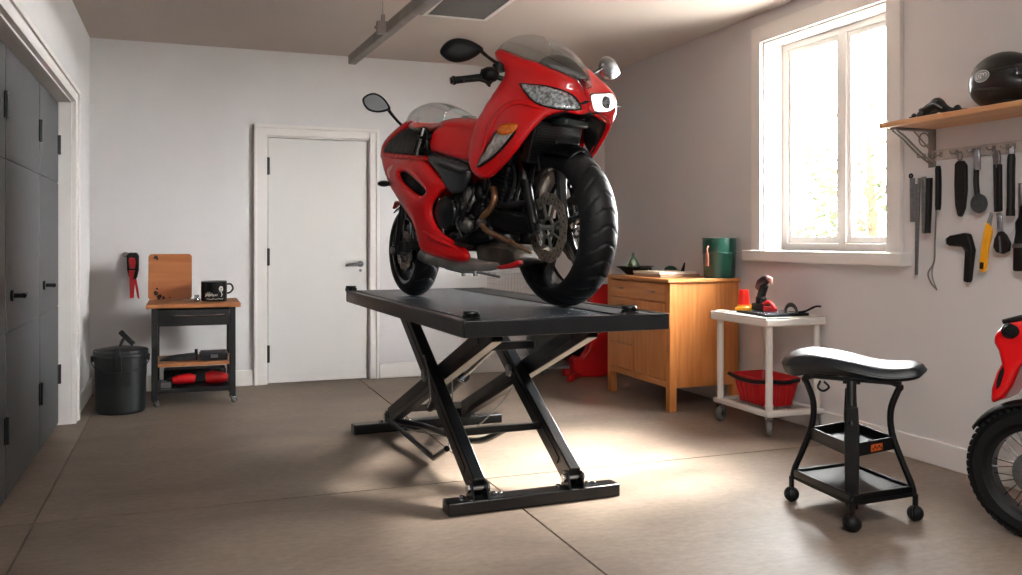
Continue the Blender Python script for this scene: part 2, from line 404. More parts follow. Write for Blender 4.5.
# overhead garage door track hung from the ceiling
rx = 1.11
zr = 2.45
ra = hit(352, 60, 2, zr); rb = hit(418, 5, 2, zr); dr = (rb-ra).normalized()
e = ra+dr*4.2
tr = thing('overhead_track', 'galvanised overhead door track hung from the ceiling left of the grille', 'ceiling rail', (ra.x, ra.y, zr))
def cchan(a, b_, w_, h_, tk=.004):
    m_ = MB(); a, b_ = Vector(a), Vector(b_); sd = (b_-a).normalized().cross(Vector((0, 0, 1)))
    up = Vector((0, 0, 1))
    m_.beam(a+up*h_/2, b_+up*h_/2, w_, tk); m_.beam(a-up*h_/2, b_-up*h_/2, w_, tk); m_.beam(a-sd*w_/2, b_-sd*w_/2, tk, h_)
    m_.beam(a+sd*w_/2, b_+sd*w_/2, tk, h_*.96)
    return m_
cchan(ra, e, .05, .06).build('track', 'rail', tr, bevel=.002)
m_ = MB(); k = ra+dr*1.42; o2 = Vector((.055, 0, .01)); m_.beam(k+o2, e+o2, .03, .05); m_.beam(k+Vector((.03, 0, .035)), e+Vector((.03, 0, .035)), .02, .01)
m_.build('inner_rail', 'rail', tr, bevel=.003)
for hk in (hit(383, 28, 2, zr), ra+dr*2.6):
    m_ = MB(); m_.cyl(hk+Vector((0, 0, .03)), (hk.x, hk.y, ZC), .004, seg=8); m_.box(hk, (.075, .04, .075)); m_.cyl(hk+Vector((-.05, 0, .0)), hk+Vector((.05, 0, 0)), .008, seg=8)
    m_.box(hk+Vector((0, 0, .055)), (.02, .03, .05)); m_.box((hk.x, hk.y, ZC-.004), (.05, .05, .008))
    m_.build('hanger', 'rail', tr, bevel=.002)

# front wall behind the camera
w = MB(); gx0, gx1, gz = .6, 2.4, .012
w.span((XL-.15, YF-.15, 0), (gx0, YF, ZC)); w.span((gx1, YF-.15, 0), (XR+.26, YF, ZC)); w.span((gx0, YF-.15, 0), (gx1, YF, ZC))
struct(w.build('wall_front', 'wall', smooth=0))

# ================================================================ OUTSIDE THE WINDOW
struct(MB().span((-20, -20, -.5), (30, 30, -.12)).build('trim_ground', mat('grass_ground', '#cfccc6', .9, var=.12, vscale=3), smooth=0))  # outside ground, colour raised to bounce light up to the ceiling
M['leaf'] = mat('pale_foliage', (.022, .026, .014, 1), 1, spec=0, var=.35, vscale=3)
M['leaf2'] = mat('light_foliage', (.024, .028, .015, 1), 1, spec=0, var=.35, vscale=3)
M['bark'] = mat('bark', '#3b3026', .9, spec=0, var=.3, vscale=10, bump=.3)
def tree(x, y, h, r, lm, label, seed):
    rnd = random.Random(seed); tr = thing('garden_tree', label, 'tree', (x, y, -.12))
    m_ = MB(); m_.tube([(x, y, -.12), (x+.05, y, h*.4), (x, y+.05, h*.75)], [.09, .07, .03], 8)
    for k in range(7):
        a = rnd.uniform(0, 2*PI); z = rnd.uniform(.25, .6)*h
        m_.tube([(x, y, z), (x+math.cos(a)*r*.5, y+math.sin(a)*r*.5, z+r*.4)], [.03, .01], 6)
    m_.build('trunk', 'bark', tr)
    m_ = MB()
    for k in range(1000):
        while True:
            p = Vector((rnd.uniform(-1, 1), rnd.uniform(-1, 1), rnd.uniform(-1, 1)))
            if p.length < 1 and (p.length > .35): break
        lump = 1+.25*math.sin(p.x*7+seed)*math.sin(p.y*6)*math.cos(p.z*5)
        c = Vector((x, y, h*.55))+Vector((p.x*r, p.y*r, p.z*h*.42))*lump
        a = Vector((rnd.gauss(0, 1), rnd.gauss(0, 1), rnd.gauss(0, 1))).normalized(); b_ = a.orthogonal().normalized(); s_ = rnd.uniform(.05, .10)
        m_.add([c-a*s_, c+b_*s_*.5, c+a*s_, c-b_*s_*.5], [(0, 1, 2, 3)])
    m_.build('crown', lm, tr, smooth=0, merge=0)
tree(9.9, 12.6, 3.0, 1.1, 'leaf', 'pale green garden bush seen through the left window pane', 1)
tree(9.2, 10.0, 3.5, 1.0, 'leaf2', 'light green garden tree seen through the right window pane', 2)

# ================================================================ LIGHT
W = bpy.data.worlds.new('world'); SC.world = W; W.use_nodes = True
bg = W.node_tree.nodes['Background']; bg.inputs['Color'].default_value = (1.0, .99, .98, 1); bg.inputs['Strength'].default_value = SKY
sun_d = bpy.data.lights.new('sun', 'SUN'); sun_d.energy = SUN; sun_d.angle = math.radians(24); sun_d.color = (1, .93, .84)
sun = bpy.data.objects.new('sun', sun_d); COL.objects.link(sun)
sd_ = Vector(SUNDIR); sun.rotation_euler = sd_.to_track_quat('-Z', 'Y').to_euler()
SC.view_settings.view_transform = 'Standard'; SC.view_settings.look = 'None'; SC.view_settings.gamma = 1
SC.view_settings.use_curve_mapping = False; SC.view_settings.exposure = EXPO
SC.cycles.use_denoising = True
SC.cycles.max_bounces = 10; SC.cycles.diffuse_bounces = 6; SC.cycles.transparent_max_bounces = 12
SC.cycles.sample_clamp_indirect = 6
# two fill lights added on the ceiling behind the camera to brighten the bike
for (lx, ly) in ((1.5, 1.1), (.6, .2)):
    lp = thing('ceiling_lamp', 'slim white LED batten on the ceiling %s' % ('over the middle of the garage' if lx > 1 else 'near the garage front'), 'lamp', (lx, ly, ZC))
    b = MB(); b.span((lx-.6, ly-.09, ZC-.035), (lx+.6, ly+.09, ZC)); b.build('housing', 'trim', lp, bevel=.004)
    ld = bpy.data.lights.new('led_panel', 'AREA'); ld.shape = 'RECTANGLE'; ld.size = 1.15; ld.size_y = .16; ld.energy = FILL; ld.color = (1, .97, .93)
    lo = bpy.data.objects.new('led_panel', ld); COL.objects.link(lo); lo.location = (0, 0, -.04); lo.parent = lp
struct(MB().span((DX0-.1, YB+.16, -.02), (DX1+.1, YB+.18, DZ+.1)).build('wall_hall', 'wall', smooth=0))  # unseen panel added behind the door to keep sky light out of its gaps
# ================================================================ SCISSOR LIFT
PZ = .88                                             # top of the platform
PA, PB, PC = hit(346, 291, 2, PZ), hit(464, 322, 2, PZ), hit(664, 310, 2, PZ)
ey = (PA-PB).normalized(); ex = Vector((ey.y, -ey.x, 0)); LW = .905; LL = (PA-PB).length
lift = thing('scissor_lift', 'black steel scissor lift table holding up the red motorcycle', 'motorcycle lift', (PB.x, PB.y, 0), math.atan2(ex.y, ex.x))
lift['_w'] = 0
def LT(m_): return m_
H1 = .05
# local frame: x across, y away from camera
b = MB(); b.span((.0, 0, PZ-.062), (LW, .035, PZ+.004)); b.span((0, LL-.035, PZ-.062), (LW, LL, PZ+.004)); b.span((0, .035, PZ-.062), (.035, LL-.035, PZ+.004)); b.span((LW-.035, .035, PZ-.062), (LW, LL-.035, PZ+.004))
b.build('platform_rim', 'frame', lift, bevel=.004)
b = MB(); b.span((.035, .035, PZ-.03), (LW-.035, LL-.035, PZ-.003)); b.build('deck', 'blackp', lift)
for k in range(5):
    b = MB(); y_ = .3+k*(LL-.6)/4; b.span((.035, y_-.025, PZ-.06), (LW-.035, y_+.025, PZ-.03)); b.build('cross_member', 'frame', lift)
M['mat'] = mat('ribbed_mat', '#4d545b', .24, spec=.7, var=.25, vscale=5, bump=.3, bscale=150)
b = MB(); b.span((.05, .05, PZ-.003), (LW-.25, LL-.05, PZ+.004))
b.build('mat', 'mat', lift, bevel=.002)
b = MB(); b.span((LW-.22, .06, PZ-.003), (LW-.06, LL-.05, PZ+.004)); b.build("side_strip", 'rubber', lift, bevel=.004)
# clamp knobs on the corners
for (x_, y_) in ((.02, LL-.05), (.055, .075), (LW-.14, .09)):
    b = MB(); b.cyl((x_, y_, PZ), (x_, y_, PZ+.022), .011); b.lathe([(0, .020), (.03, .020), (.033, .026), (.03, .034), (0, .036)], (x_, y_, PZ)); b.box((x_, y_, PZ+.004), (.06, .05, .008)); b.cyl((x_-.035, y_, PZ+.014), (x_+.035, y_, PZ+.014), .006)
    b.build('clamp_knob', 'black', lift, bevel=.001)
for y_ in (LL-.06, LL-.12):
    pass
inv = lift.matrix_basis.inverted()
def LP(u, v, z): return inv @ hit(u, v, 2, z)
# base bars
n0, n1 = LP(448, 517, 0), LP(620, 496, 0); f0, f1 = LP(357, 438, 0), LP(497, 420, 0)
yn = (n0.y+n1.y)/2; yf = (f0.y+f1.y)/2
BH = .058; BWd = .095
def bar(name, x0, x1, y_):
    b = MB(); b.span((x0, y_-BWd/2, .0), (x1, y_+BWd/2, BH)); o = b.build(name, 'frame', lift, bevel=.007); return o
xn0, xn1, xf0, xf1 = n0.x, n1.x, f0.x, f1.x
bar('base_bar', xn0, xn1, yn+.04); bar('base_bar', xf0, xf1, yf+.04)
yn += .04; yf += .04
xl, xr = .235, .70                                  # planes of the two scissor pairs
def arm(x, y0, z0, y1, z1, w=.056, h=.105):
    b = MB(); b.beam((x, y0, z0), (x, y1, z1), w, h, (1, 0, 0) if False else (0, 0, 1))
    # inset channel on the outer faces
    o = b.build('scissor_arm', 'frame', lift, bevel=.005)
    m_ = MB(); a_, b_ = Vector((x, y0, z0)), Vector((x, y1, z1)); d_ = b_-a_
    for sgn in (-1, 1):
        off = Vector((sgn*(w/2+.002), 0, 0))
        m_.beam(a_+d_*.08+off, a_+d_*.92+off, .004, h*.35)
    m_.build('web_plate', 'black', o, bevel=.001); 
    return o
zt, zb = PZ-.085, .10
ytn, ytf = .42, LL-.50
for x_ in (xl, xr):
    o1 = arm(x_, yn, zb, ytf, zt)                      # near foot up to far end of the platform
    o2 = arm(x_+.058, yf-.03, zb, ytn, zt, h=.098)
    # pivot in the middle
    t_ = .5; yc = (yn+ytf+yf+ytn)/4
    # crossing point of the two arms
    a1, a2 = (yn, zb), (ytf, zt); b1, b2 = (yf-.03, zb), (ytn, zt)
    den = (a2[0]-a1[0])*(b2[1]-b1[1])-(a2[1]-a1[1])*(b2[0]-b1[0])
    s_ = ((b1[0]-a1[0])*(b2[1]-b1[1])-(b1[1]-a1[1])*(b2[0]-b1[0]))/den
    py, pz = a1[0]+s_*(a2[0]-a1[0]), a1[1]+s_*(a2[1]-a1[1])
    b = MB(); b.cyl((x_-.04, py, pz), (x_+.10, py, pz), .022); b.cyl((x_-.05, py, pz), (x_-.036, py, pz), .034, seg=6); b.cyl((x_+.095, py, pz), (x_+.108, py, pz), .034, seg=6)
    b.build('pivot_pin', 'steel', lift, bevel=.002)
    for (yy, zz, xx) in ((yn, zb, x_), (yf-.03, zb, x_+.058), (ytf, zt, x_), (ytn, zt, x_+.058)):
        low = zz < .3
        for sgn in (-1, 1):
            b = MB(); xo = xx+sgn*.034
            if low: b.prism([(xo-.004, yy-.05, BH-.005), (xo-.004, yy+.05, BH-.005), (xo-.004, yy+.022, zz+.03), (xo-.004, yy-.022, zz+.03)], (.008, 0, 0))
            else: b.prism([(xo-.004, yy-.05, PZ-.03), (xo-.004, yy+.05, PZ-.03), (xo-.004, yy+.022, zz-.03), (xo-.004, yy-.022, zz-.03)], (.008, 0, 0))
            b.build('bracket_plate', 'frame', lift, bevel=.001)
        b = MB(); b.cyl((xx-.046, yy, zz), (xx+.046, yy, zz), .014); b.cyl((xx-.052, yy, zz), (xx-.040, yy, zz), .021, seg=6); b.cyl((xx+.040, yy, zz), (xx+.052, yy, zz), .021, seg=6)
        if low: b.cyl((xx+.075, yy, BH-.002), (xx+.075, yy, BH+.016), .013, seg=6); b.cyl((xx-.07, yy+.01, BH-.002), (xx-.07, yy+.01, BH+.014), .012, seg=6); b.cyl((xx+.105, yy, BH-.002), (xx+.105, yy, BH+.012), .011, seg=6)
        b.build('bolt', 'chrome', lift, bevel=.001)
# cross tie between the two near arms and a rod between far ones
ta = .26
yy, zz = yn+(ytf-yn)*ta, zb+(zt-zb)*ta
b = MB(); b.beam((xl+.02, yy, zz), (xr-.02, yy, zz), .035, .035); b.build('cross_tie', 'frame', lift, bevel=.004)
b = MB(); b.tube(smoothpts([(xl+.05, yf-.06, .075), (xl+.12, yf-.5, .12), (xl+.2, yy+.3, .16), (xl+.27, yy, zz)]), .017); b.build('brace_tube', 'frame', lift)
b = MB(); b.tube([(xl+.03, yf-.03, .08), (xl+.06, yn+.85, .03), (xl+.02, yn+.5, .16)], .015); b.build('brace_tube', 'frame', lift)
# hydraulic cylinder between the pairs
b = MB(); A_ = Vector(((xl+xr)/2+.03, yf-.15, .16)); B_ = Vector(((xl+xr)/2+.03, .95, .66)); d_ = B_-A_
b.cyl(A_, A_+d_*.55, .032); b.cyl(A_-d_*.03, A_, .02); o = b.build('hydraulic_cylinder', 'black', lift)
b = MB(); b.cyl(A_+d_*.55, B_, .016); b.cyl(A_+d_*.545, A_+d_*.565, .036); b.build('piston_rod', 'chrome', o)
MB().beam((xl+.09, .95, .66), (xr, .95, .66), .04, .04).build('cylinder_mount', 'frame', lift, bevel=.003)
MB().beam((xl+.09, yf-.15, .16), (xr, yf-.15, .16), .04, .04).build('cylinder_mount', 'frame', lift, bevel=.003)
# cables
for pts in ([(xl-.03, py+.05, pz+.09), (xl-.05, py-.03, pz+.10), (xl-.05, py-.10, pz+.02), (xl-.035, py-.08, pz-.10), (xl-.03, py-.02, pz-.16)],
            [(xr+.03, py, pz-.02), (xr-.06, py+.06, pz-.18), (xl+.2, py+.16, .14), (xl+.05, yf-.2, .06)],
            [(xl+.14, py+.1, pz-.04), (xl+.15, py+.12, pz-.2), (xl+.14, py+.16, .07)]):
    b = MB(); b.tube(smoothpts(pts, 8), .004, 6); b.build('cable', 'steel', lift)
# ================================================================ WOODEN CABINET
cx0, cx1, cy0, cy1, ct = 3.13, 3.705, 5.30, 6.25, .92
cab = thing('drawer_cabinet', 'beech drawer cabinet with a door standing under the window wall corner', 'cabinet', ((cx0+cx1)/2, (cy0+cy1)/2, 0))
zb_ = .165
b = MB(); b.span((cx0+.03, cy0+.003, zb_), (cx1-.005, cy1-.003, ct-.026)); b.build('body', 'wood_z', cab, bevel=.003)
b = MB(); b.span((cx0-.012, cy0-.014, ct-.026), (cx1, cy1+.012, ct)); b.build('top', 'wood_y', cab, bevel=.004)
lw = .055
for (xx, yy) in ((cx0+.008, cy0), (cx0+.008, cy1-lw), (cx1-lw-.005, cy0), (cx1-lw-.005, cy1-lw)):
    b = MB(); b.span((xx, yy, 0), (xx+lw, yy+lw, zb_+.002 if xx > cx0+.1 else ct-.027)); b.build('leg', 'wood_z', cab, bevel=.003)
b = MB(); b.span((cx0+.012, cy0+lw, zb_), (cx0+.032, cy1-lw, zb_+.045)); b.build('apron', 'wood_y', cab, bevel=.002)
def knob(par, y, z, w=.03):
    b = MB(); b.cyl((cx0+.012, y-w*.5, z), (cx0-.012, y-w*.5, z), .004); b.cyl((cx0+.012, y+w*.5, z), (cx0-.012, y+w*.5, z), .004); b.cyl((cx0-.012, y-w, z), (cx0-.012, y+w, z), .005)
    b.build('handle', 'steel', par)
ys0, ys1 = cy0+lw+.004, cy1-lw-.004; ymid = ys0+(ys1-ys0)*.555
fx0, fx1 = cx0+.006, cx0+.034
d = MB().span((fx0, ys0, .755), (fx1, ys1, .882)).build('drawer', 'wood_y', cab, bevel=.003); knob(d, ys0+.17, .825); knob(d, ys1-.19, .825)
for (z0, z1) in ((.60, .748), (.405, .593), (.215, .398)):
    d = MB().span((fx0, ymid+.004, z0), (fx1, ys1, z1)).build('drawer', 'wood_y' if z0 > .5 else 'wood_z', cab, bevel=.003)
    if z0 > .5: knob(d, (ymid+ys1)/2, z1-.05)
d = MB().span((fx0, ys0, .215), (fx1, ymid-.002, .748)).build('door', 'wood_z', cab, bevel=.003); knob(d, ymid-.05, .62, .012)
# things on the cabinet
p = hit(636, 271, 2, ct)
dx, dy = 3.30, 6.10
dish = thing('bowl', 'black shallow bowl holding a green glass bottle on the beech cabinet', 'bowl', (dx, dy, ct))
b = MB(); b.lathe([(0, 0), (.05, 0), (.06, .008), (.10, .05), (.125, .066), (.118, .066), (.09, .045), (.05, .014), (0, .012)], (dx, dy, ct), sx=1.0, sy=1.25); b.build('body', 'blackp', dish)
b = MB(); b.tube(smoothpts([(dx-.02, dy-.14, ct+.055), (dx-.02, dy-.22, ct+.06), (dx-.02, dy-.28, ct+.052)], 5), [.012]*10+[.016], 8, flat=.5); b.build('handle', 'blackp', dish)
bt = thing('bottle', 'small green cone-shaped glass bottle standing in the black bowl', 'bottle', (dx-.01, dy+.01, ct+.013))
b = MB(); b.lathe([(0, 0), (.055, 0), (.062, .02), (.055, .06), (.034, .10), (.014, .125), (.010, .15), (.006, .15), (.010, .13), (0, .10)], (dx-.01, dy+.01, ct+.013), seg=9); b.build('body', 'greenglass', bt, smooth=15)
b = MB(); b.cyl((dx-.01, dy+.01, ct+.160), (dx-.01, dy+.01, ct+.175), .008, seg=10); b.build('stopper', 'greenglass', bt)
gx, gy = 3.56, 6.0
tag(recentre(MB().ball((gx, gy, ct+.035), .05, sc=(.9, 1.3, .7)).ball((gx+.02, gy-.06, ct+.022), .03, sc=(1, 1.2, .7)).build('cloth_bundle', mat('green_cloth', '#1f4a37', .8, bump=.4, bscale=60))), 'small dark green cloth bundle behind the papers on the cabinet', 'cloth')
# stack of paper / trays
M['paper'] = mat('cream_paper', '#e6dccb', .7, var=.1, vscale=30, stretch=(1, 1, 14)); M['brown'] = mat('brown_card', '#a98a72', .7, var=.25, vscale=30, stretch=(1, 1, 12))
a_ = Matrix.Rotation(.06, 3, 'Z')
tag(recentre(MB().box((3.35, 5.71, ct+.012), (.34, .36, .024), a_).build('folder', 'brown', bevel=.003)), 'tan card folder lying lowest on the beech cabinet top', 'folder')
tag(recentre(MB().box((3.34, 5.72, ct+.032), (.32, .36, .016), a_).build('paper_stack', 'paper', bevel=.002)), 'cream paper stack lying on the tan folder on the cabinet', 'paper')
tag(recentre(MB().prism([(3.44, 5.66, ct+.04), (3.44, 5.62, ct+.04), (3.44, 5.61, ct+.105)], (.012, 0, 0)).build('wedge', 'blackp', bevel=.001)), 'small black pointed wedge standing on the cream papers', 'wedge')
# green canister
gx, gy = 3.59, 5.38; r0 = .118; hh = .285
can = thing('canister', 'dark green metal canister with a pale band on the cabinet end', 'canister', (gx, gy, ct))
b = MB(); b.lathe([(0, 0), (r0-.012, 0), (r0-.008, .01), (r0-.004, hh*.6), (r0, hh*.62), (r0, hh*.98), (r0-.006, hh), (r0-.012, hh-.004), (r0-.014, hh*.9), (0, hh*.9)], (gx, gy, ct), seg=40); b.build('body', 'green', can)
b = MB(); b.torus((gx, gy, ct+hh*.62), r0, .004); b.torus((gx, gy, ct+hh*.985), r0, .005); b.build('hoop', 'green', can)
b = MB(); aa = math.atan2(-gy, -gx)
b.lathe([(r0-.001, hh*.60), (r0+.0015, hh*.605), (r0+.0015, hh*.645), (r0-.001, hh*.65)], (gx, gy, ct), seg=14, a0=2.9, a1=4.1)
o = b.build('marking', 'label', can)
b = MB()
b.box((gx-r0-.004, gy-.03, ct+.13), (.012, .035, .09)); b.tube([(gx-r0-.006, gy-.05, ct+.23), (gx-r0-.016, gy-.05, ct+.21), (gx-r0-.006, gy-.05, ct+.12)], .006, 8); b.build('latch', mat('copper_latch', '#a06a58', .4, metal=.5), can, bevel=.002)
# ================================================================ RED FLOOR STAND behind the lift
M['redm'] = mat('red_enamel', '#b40d14', .35, coat=.4)
sx, sy = 3.16, 6.92
jk = thing('engine_stand', 'red enamelled steel stand on the floor left of the beech cabinet', 'stand', (sx, sy, 0))
def RP(u, v, y=6.9): return hit(u, v, 1, y)
pts = [RP(591, 284), RP(612, 284), RP(612, 374), RP(600, 377), RP(575, 377), RP(573, 360), RP(577, 356), RP(583, 359), RP(589, 350), RP(592, 335)]
b = MB(); b.prism(pts, (0, .10, 0)); b.build('column', 'redm', jk, bevel=.01)
b = MB(); q0 = RP(576, 374); q1 = RP(562, 376); b.tube([(q0.x+.02, 6.9, .03), (q1.x, 6.74, .03)], .028); b.tube([(q0.x+.04, 7.0, .03), (q1.x+.1, 7.05, .03)], .028); b.build('foot', 'redm', jk)
for (a, c) in ((q1.x, 6.74), (q1.x+.1, 7.05)):
    b = MB(); b.cyl((a-.02, c, .032), (a+.02, c, .032), .032, seg=18); b.build('wheel', 'redm', jk, bevel=.004)
# dark machine beside it
M['darkbox'] = mat('dark_enamel', '#1a1c1f', .4, coat=.2)
m1, m2 = RP(536, 300, 7.25), RP(588, 300, 7.25)
pc = thing('air_compressor', 'black compressor with wire handles on the floor behind the lift', 'compressor', ((m1.x+m2.x)/2, 7.0, 0))
zA, zB = .17, .62
b = MB(); b.lathe([(0, 0), (.09, .0), (.15, .03), (.16, .08), (.16, .44), (.15, .49), (.09, .52), (0, .52)], (m1.x-.04, 7.30, .26), (1, 0, 0)); b.build('tank', 'darkbox', pc)
b = MB(); b.span((m1.x+.0, 7.20, .40), (m2.x-.06, 7.42, .68)); b.span((m1.x+.08, 7.16, .45), (m1.x+.16, 7.21, .62)); b.cyl((m2.x-.15, 7.21, .55), (m2.x-.15, 7.15, .55), .05); b.build('motor_housing', 'blackp', pc, bevel=.02)
for xx in (m1.x+.03, m2.x-.08):
    b = MB(); b.span((xx-.02, 7.20, 0), (xx+.02, 7.40, .13)); b.build('foot', 'darkbox', pc, bevel=.004)
b = MB(); b.tube(smoothpts([(m1.x-.02, 7.16, .2), (m1.x-.06, 7.13, .06), (m1.x+.02, 7.12, .02), (m1.x+.05, 7.14, .1), (m1.x, 7.16, .22)], 6), .008, 8); b.tube(smoothpts([(m1.x+.1, 7.14, .3), (m1.x+.02, 7.12, .2), (m1.x+.1, 7.12, .12), (m1.x+.25, 7.14, .2)], 6), .008, 8); b.build('hose', 'steel', pc)
# white wire basket on the wall
wb0, wb1 = hit(491, 272, 1, 7.40), hit(527, 296, 1, 7.40)
wb = thing('wire_basket', 'white wire basket fixed low on the back wall behind the front wheel', 'basket', ((wb0.x+wb1.x)/2, YB, .6))
M['wirew'] = mat('white_wire', '#c9c9c9', .4)
zt_, zb2 = hit(500, 273, 1, 7.32).z, .62
b = MB(); X0, X1, Y0, Y1 = wb0.x, wb1.x, 7.27, YB-.002
for z_ in (zt_, zb2, ): b.tube([(X0, Y0, z_), (X1, Y0, z_), (X1, Y1, z_), (X0, Y1, z_)], .006, 6, closed=True)
b.build('rim', 'wirew', wb)
b = MB(); n = 12
for i in range(n+1):
    x_ = X0+(X1-X0)*i/n; b.tube([(x_, Y0, zt_), (x_, Y0, zb2), (x_, Y1, zb2), (x_, Y1, zt_)], .0025, 5)
for i in range(1, 6):
    z_ = zb2+(zt_-zb2)*i/6; b.tube([(X0, Y1, z_), (X0, Y0, z_), (X1, Y0, z_), (X1, Y1, z_)], .0025, 5)
for i in range(1, 5):
    y_ = Y0+(Y1-Y0)*i/5; b.tube([(X0, y_, zt_), (X0, y_, zb2), (X1, y_, zb2), (X1, y_, zt_)], .0025, 5)
b.build('mesh', 'wirew', wb)
b = MB(); b.box(((X0+X1)/2, YB-.004, zt_-.01), (.08, .008, .04)); b.build('wall_hook', 'wirew', wb)
# ================================================================ WHITE TROLLEY
tx0, tx1, ty0, ty1 = 3.30, 3.705, 4.43, 4.98; tt = .722
tro = thing('trolley', 'white two-tier plastic trolley on casters beneath the window', 'trolley', ((tx0+tx1)/2, (ty0+ty1)/2, 0))
b = MB(); b.span((tx0-.035, ty0-.03, tt-.055), (tx1+.005, ty1+.02, tt-.006)); b.build('top_shelf', 'white', tro, bevel=.012, bseg=3)
b = MB(); rr = .012; b.tube([(tx0-.028, ty0-.023, tt-.006), (tx1, ty0-.023, tt-.006), (tx1, ty1+.012, tt-.006), (tx0-.028, ty1+.012, tt-.006)], .008, 8, closed=True); b.build('rim', 'white', tro)
for xx in (tx0+.018, tx1-.035):
    for yy in (ty0+.015, ty1-.02):
        b = MB(); b.tube([(xx, yy, .13), (xx, yy, tt-.045)], [.022, .022], 14); b.tube([(xx, yy, .18), (xx, yy, .19)], .026, 14); b.build('post', 'white', tro)
zs = .142
b = MB(); 
b.span((tx0-.015, ty0-.018, zs-.022), (tx1, ty0+.03, zs+.01)); b.span((tx0-.015, ty1-.03, zs-.022), (tx1, ty1+.018, zs+.01)); b.span((tx0-.015, ty0+.03, zs-.022), (tx0+.03, ty1-.03, zs+.01)); b.span((tx1-.045, ty0+.03, zs-.022), (tx1, ty1-.03, zs+.01))
b.build('bottom_shelf', 'white', tro, bevel=.008, bseg=3)
b = MB()
for i in range(13):
    x_ = tx0+.03+(tx1-tx0-.075)*i/12; b.tube([(x_, ty0+.02, zs-.004), (x_, ty1-.02, zs-.004)], .0022, 5)
for i in range(15):
    y_ = ty0+.03+(ty1-ty0-.06)*i/14; b.tube([(tx0+.02, y_, zs-.007), (tx1-.03, y_, zs-.007)], .0022, 5)
b.build('wire_grid', mat('grey_wire', '#b9b4ae', .4, metal=.3), tro)
def caster(par, x, y, r=.038, w=.026, top=.12, wm='chrome', ang=.5, dual=False):
    R_ = Matrix.Rotation(ang, 3, 'Z'); ax = R_ @ Vector((0, 1, 0)); fw = R_ @ Vector((1, 0, 0)); c = Vector((x, y, r))+fw*.012
    b = MB()
    for s_ in (-1, 1):
        q = c+ax*s_*(w/2+.005)
        b.prism([q+Vector((0, 0, -.008))-fw*.010, q+Vector((0, 0, -.008))+fw*.010, q+Vector((0, 0, r+.012))+fw*.012-fw*.012*2+fw*.012, q+Vector((0, 0, r+.012))-fw*.03], ax*s_*.003)
    b.box(c+Vector((0, 0, r+.012))-fw*.012, (.045, w+.016, .006), R_); b.cyl(c+Vector((0, 0, r+.012))-fw*.012, (c.x-fw.x*.012, c.y-fw.y*.012, top), .009)
    o = b.build('caster', 'chrome' if wm == 'chrome' else 'black', par, bevel=.001)
    b = MB(); b.lathe([(0, -w/2), (r*.45, -w/2), (r*.55, -w*.36), (r*.78, -w*.36), (r*.82, -w/2), (r*.96, -w*.4), (r, -w*.15), (r, w*.15), (r*.96, w*.4), (r*.82, w/2), (r*.78, w*.36), (r*.55, w*.36), (r*.45, w/2), (0, w/2)], c, ax, 28)
    b.build('wheel', 'rubber' if wm != 'chrome' else 'greywheel', o)
    if wm == 'chrome':
        b = MB(); b.cyl(c-ax*(w/2+.002), c+ax*(w/2+.002), r*.5); b.build('hub', 'chrome', o, bevel=.002)
    return o
M['greywheel'] = mat('grey_wheel', '#6a6866', .5)
for (xx, yy, an) in ((tx0+.018, ty0+.015, .9), (tx0+.018, ty1-.02, .3), (tx1-.035, ty0+.015, .5), (tx1-.035, ty1-.02, 1.2)):
    caster(tro, xx, yy, .049, .032, .125, 'chrome', an)
# red basket on the lower shelf
bk = thing('storage_crate', 'red ribbed plastic crate with black rim on the trolley lower shelf', 'crate', (3.50, 4.71, zs+.01))
bx, by, bz = 3.49, 4.71, zs+.011
def rrect(hx, hy, r, z, n=5):
    out = []
    for (sx_, sy_, a0) in ((1, 1, 0), (-1, 1, PI/2), (-1, -1, PI), (1, -1, 1.5*PI)):
        for k in range(n+1):
            a = a0+PI/2*k/n; out.append((bx+sx_*(hx-r)+r*math.cos(a), by+sy_*(hy-r)+r*math.sin(a), z))
    return out
def shell(m_, levels, r, closed_bottom=True):
    prev = None; rings = []
    for (hx, hy, z) in levels: rings.append(rrect(hx, hy, r, z))
    n = len(rings[0]); vs = [v for g in rings for v in g]; fs = []
    for i in range(len(rings)-1):
        for k in range(n): fs.append((i*n+k, i*n+(k+1) % n, (i+1)*n+(k+1) % n, (i+1)*n+k))
    fs.append(tuple(range(n))[::-1]); fs.append(tuple((len(rings)-1)*n+k for k in range(n)))
    m_.add(vs, fs)
b = MB(); shell(b, [(.105, .15, bz), (.135, .185, bz+.17), (.131, .181, bz+.17), (.10, .145, bz+.008)], .04); b.build('body', 'redp', bk)
b = MB()
for i in range(7):
    t_ = -1+2*(i+.5)/7
    b.beam((bx-.107, by+t_*.13, bz+.015), (bx-.130, by+t_*.155, bz+.125), .014, .010, (1, 0, 0))
    if i in (1, 2, 4, 5): b.beam((bx+t_*.085, by-.152, bz+.015), (bx+t_*.10, by-.178, bz+.125), .014, .010, (0, 1, 0))
b.build('rib', 'redp', bk, bevel=.003)
b = MB(); b.tube(rrect(.137, .187, .04, bz+.168), .009, 8, closed=True); b.tube(rrect(.134, .184, .04, bz+.150), .007, 8, closed=True); b.build('rim', 'redp', bk)
b = MB(); b.tube(smoothpts([(bx-.145, by+.19, bz+.165), (bx-.152, by+.06, bz+.150), (bx-.152, by-.08, bz+.150), (bx-.142, by-.19, bz+.165)], 6), .013, 8); b.tube(smoothpts([(bx-.10, by-.198, bz+.165), (bx, by-.20, bz+.155), (bx+.10, by-.198, bz+.165)], 6), .013, 8); b.build('handle', 'blackp', bk)
